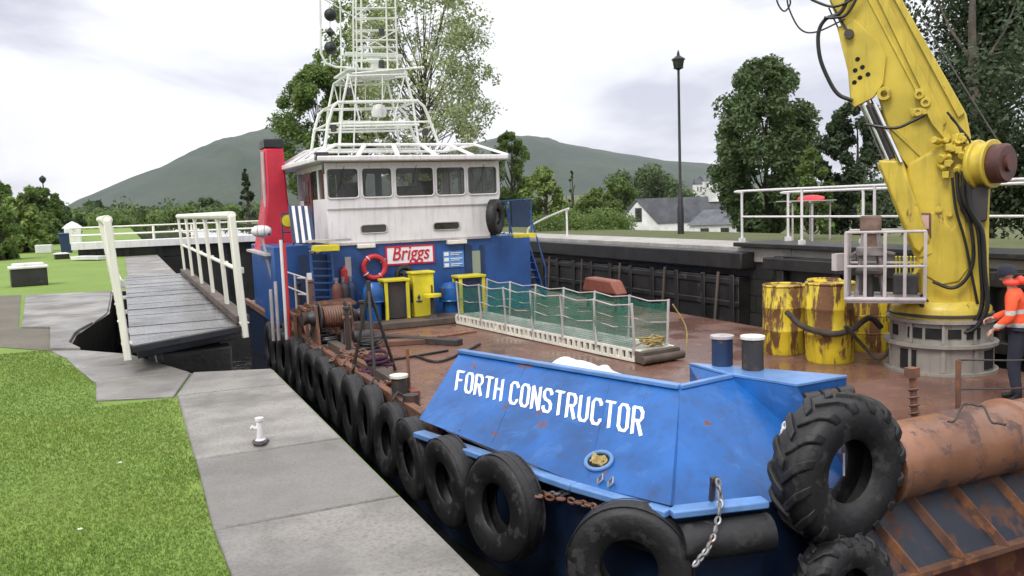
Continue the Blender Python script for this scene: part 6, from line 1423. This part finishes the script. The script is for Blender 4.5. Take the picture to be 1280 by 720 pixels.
def figure(t, P, cloth_top, cloth_leg, boot, sc_=1.0):
    """P: joints in metres, local frame x right, y forward, z up"""
    J, E_ = [], []
    v = {k: V(*p_) for k, p_ in P.items() if k != 'curl'}
    J.append((*v['pelvis'], .13, .10))
    sp = seg(J, E_, 0, [(*lerp(v['pelvis'], v['chest'], .5), .12, .095), (*v['chest'], .15, .11), (*v['neck0'], .062, .06), (*v['neck'], .052, .054)])
    hd = v['head']; up = (hd-v['neck']).normalized(); fw = V(*P['face']).normalized()
    hs = seg(J, E_, sp[-1], [(*(hd-up*.05+fw*.012), .062, .070), (*(hd+up*.02), .074, .088), (*(hd+up*.075-fw*.01), .062, .072)])
    seg(J, E_, hs[0], [(*(hd-up*.022+fw*.088), .013, .015), (*(hd-up*.034+fw*.106), .011, .010)])      # nose
    seg(J, E_, hs[0], [(*(hd-up*.085+fw*.060), .024, .022)])                                              # chin
    rtv = fw.cross(up).normalized()
    for s in (-1, 1): seg(J, E_, hs[1], [(*(hd-up*.02+rtv*s*.080), .010, .018)])                          # ears
    for s, n_ in ((-1, 'l'), (1, 'r')):
        sh, el, wr = v['sh_'+n_], v['el_'+n_], v['wr_'+n_]
        ids = seg(J, E_, sp[1], [(*sh, .058, .058), (*lerp(sh, el, .5), .048, .048), (*el, .038, .038), (*lerp(el, wr, .4), .037, .037), (*wr, .024, .030)])
        d_ = (wr-el).normalized(); sd = V(*P.get('thumb_'+n_, (-s, .3, 0))); sd = (sd-d_*sd.dot(d_)).normalized(); hand(J, E_, ids[-1], wr, d_, sd, sd.cross(d_)*(1 if s > 0 else -1), P.get('curl', .55))
        hp, kn, an, toe = v['hp_'+n_], v['kn_'+n_], v['an_'+n_], v['toe_'+n_]
        seg(J, E_, 0, [(*hp, .085, .085), (*lerp(hp, kn, .5), .072, .072), (*kn, .055, .055), (*lerp(kn, an, .35), .052, .052), (*an, .036, .036)])
    body = skinmesh('body', skin, t, J, E_)
    # eyes, mouth
    b = MB()
    for s in (-1, 1):
        c_ = hd+fw*.079+rtv*s*.032; b.lathe([(0, -.011), (.009, -.006), (.011, 0), (.009, .006), (0, .011)], c_, fw, 10)
    b.build('eyes', textw, body); b = MB()
    for s in (-1, 1): b.lathe([(0, 0), (.0055, 0), (0, .003)], hd+fw*.089+rtv*s*.032, fw, 8)
    b.build('pupils', holeblack, body)
    MB().beam(hd+fw*.078-up*.062-rtv*.022, hd+fw*.078-up*.062+rtv*.022, .012, .006).build('mouth', paint('lip', (.36, .14, .12), .5), body)
    # jacket
    J, E_ = [], []; pe = v['pelvis']; hem = pe+V(0, 0, -.06)
    J.append((*hem, .185, .150)); sp = seg(J, E_, 0, [(*lerp(pe, v['chest'], .35), .172, .140), (*lerp(pe, v['chest'], .75), .182, .148), (*(v['chest']+V(0, 0, .06)), .165, .130), (*v['neck0'], .092, .088)])
    for s, n_ in ((-1, 'l'), (1, 'r')):
        sh, el, wr = v['sh_'+n_], v['el_'+n_], v['wr_'+n_]
        seg(J, E_, sp[2], [(*sh, .090, .088), (*lerp(sh, el, .5), .075, .075), (*el, .064, .064), (*lerp(el, wr, .5), .058, .058), (*lerp(el, wr, .93), .046, .046)])
    jk = skinmesh('jacket', cloth_top, t, J, E_)
    J, E_ = [], []; J.append((*pe, .150, .125))
    for s, n_ in ((-1, 'l'), (1, 'r')):
        hp, kn, an = v['hp_'+n_], v['kn_'+n_], v['an_'+n_]
        seg(J, E_, 0, [(*hp, .115, .115), (*lerp(hp, kn, .5), .096, .096), (*kn, .077, .077), (*lerp(kn, an, .5), .072, .072), (*(an+V(0, 0, .03)), .064, .064)])
    skinmesh('trousers', cloth_leg, t, J, E_)
    for n_ in 'lr':
        an, toe = v['an_'+n_], v['toe_'+n_]; f_ = toe-an; f_.z = 0; f_.normalize(); z = toe.z
        J, E_ = [], []; J.append((*(an+V(0, 0, .10)), .055, .055)); seg(J, E_, 0, [(an.x, an.y, z+.075, .050, .056), (an.x-f_.x*.02, an.y-f_.y*.02, z+.045, .044, .044)])
        seg(J, E_, 1, [(an.x+f_.x*.09, an.y+f_.y*.09, z+.045, .044, .038), (an.x+f_.x*.17, an.y+f_.y*.17, z+.036, .040, .032)])
        skinmesh('boot', boot, t, J, E_)
    return body, jk, hd, up, fw, rtv
# deckhand at the right edge
pp = G(1272, 503, DZ); pp.z = DZ+.0
t = thing('person', 'deckhand in an orange red hooded jacket and dark trousers standing right of the crane', 'person', pp)
POSE = dict(pelvis=(0, 0, .96), chest=(0, .06, 1.30), neck0=(0, .09, 1.48), neck=(0, .11, 1.54), head=(0, .15, 1.645), face=(.15, 1, -.35),
  sh_l=(-.20, .06, 1.41), el_l=(-.27, .08, 1.13), wr_l=(-.25, .26, .96), thumb_l=(.8, .2, .5), sh_r=(.20, .06, 1.41), el_r=(.27, .12, 1.14), wr_r=(.20, .34, 1.05), thumb_r=(-.8, .2, .5),
  hp_l=(-.10, 0, .90), kn_l=(-.14, .05, .50), an_l=(-.17, -.02, .10), toe_l=(-.19, .15, .0), hp_r=(.10, 0, .90), kn_r=(.13, .06, .50), an_r=(.16, .04, .10), toe_r=(.19, .2, .0), curl=.7)
bd, jk, hd, up, fw, rv = figure(t, POSE, hivis_b, navy, black)
t.rotation_euler = (0, 0, R(28)); t.scale = (.99, .99, .99)
def loc_parts(parent): WL[parent.name] = V(0, 0, 0)
loc_parts(t); loc_parts(bd); loc_parts(jk)
b = MB(); b.lathe([(.0, .125), (.05, .118), (.088, .085), (.106, .03), (.108, -.015), (.098, -.02), (.096, .02), (0, .1)], hd+up*.02-fw*.008, up, 24); b.lathe([(.108, -.018), (.112, -.016), (.112, .022), (.108, .024)], hd+up*.02-fw*.008, up, 24); b.build('woollen_hat', navy, t)
b = MB(); hc_ = hd-up*.10-fw*.03; b.torus(hc_, (up+fw*-.35), .078, .036, 24, 10); b.tube(curve([hc_-fw*.07+rv*-.05+V(0, 0, .01), hc_-fw*.12+V(0, 0, -.02), hc_-fw*.07+rv*.05+V(0, 0, .01)]), .05, 10); b.build('hood', hivis, jk)
# tall brown headed operator's stand with splayed legs in the cage
hp_ = V(sc_.x, sc_.y, 0); zc = zc0+.01
b = MB(); b.box(hp_+V(0, 0, zc+1.12), (.30, .16, .24), math.atan2(rt.y, rt.x)); b.box(hp_+dv*.05+V(0, 0, zc+.86), (.26, .10, .24), math.atan2(rt.y, rt.x)); b.build('stand_head', paint('worn_brown', (.17, .11, .085), .8, vary=.4, scale=3), cg, bev=.03)
b = MB()
for s_ in (-1, 1):
    b.beam(hp_+rt*(.10*s_)+V(0, 0, zc+1.0), hp_+rt*(.20*s_)-dv*.05+V(0, 0, zc), .06, .05, up=dv); b.beam(hp_+rt*(.05*s_)+dv*.15+V(0, 0, zc+.9), hp_+rt*(.16*s_)+dv*.28+V(0, 0, zc), .05, .05, up=dv)
b.beam(hp_-rt*.14+V(0, 0, zc+.72), hp_-rt*.34-dv*.1+V(0, 0, zc+.60), .05, .05); b.beam(hp_+rt*.1+V(0, 0, zc+.72), hp_+rt*.34-dv*.1+V(0, 0, zc+.66), .05, .05); b.beam(hp_-rt*.2+V(0, 0, zc+.70), hp_+rt*.2+V(0, 0, zc+.70), .16, .14); b.build('control_stand', greycloth, cg, bev=.015)
# hair under the hats
# ------------------------------------------------------------------ haze
sc.view_layers[0].update()
if HAZE:
    o = MB().b2((-4300, -400, -200), (4400, 5200, 640)).build('haze', MATS['skin'], smooth=False); tag(o, 'pale damp haze filling the valley air', 'haze', kind='stuff')
    m = bpy.data.materials.new('haze'); m.use_nodes = True; nn_ = m.node_tree.nodes; nn_.clear(); out = nn_.new('ShaderNodeOutputMaterial'); pv = nn_.new('ShaderNodeVolumePrincipled')
    pv.inputs['Color'].default_value = (.86, .90, .98, 1); pv.inputs['Density'].default_value = HAZE; pv.inputs['Anisotropy'].default_value = .2
    m.node_tree.links.new(pv.outputs[0], out.inputs['Volume']); o.data.materials.clear(); o.data.materials.append(m)
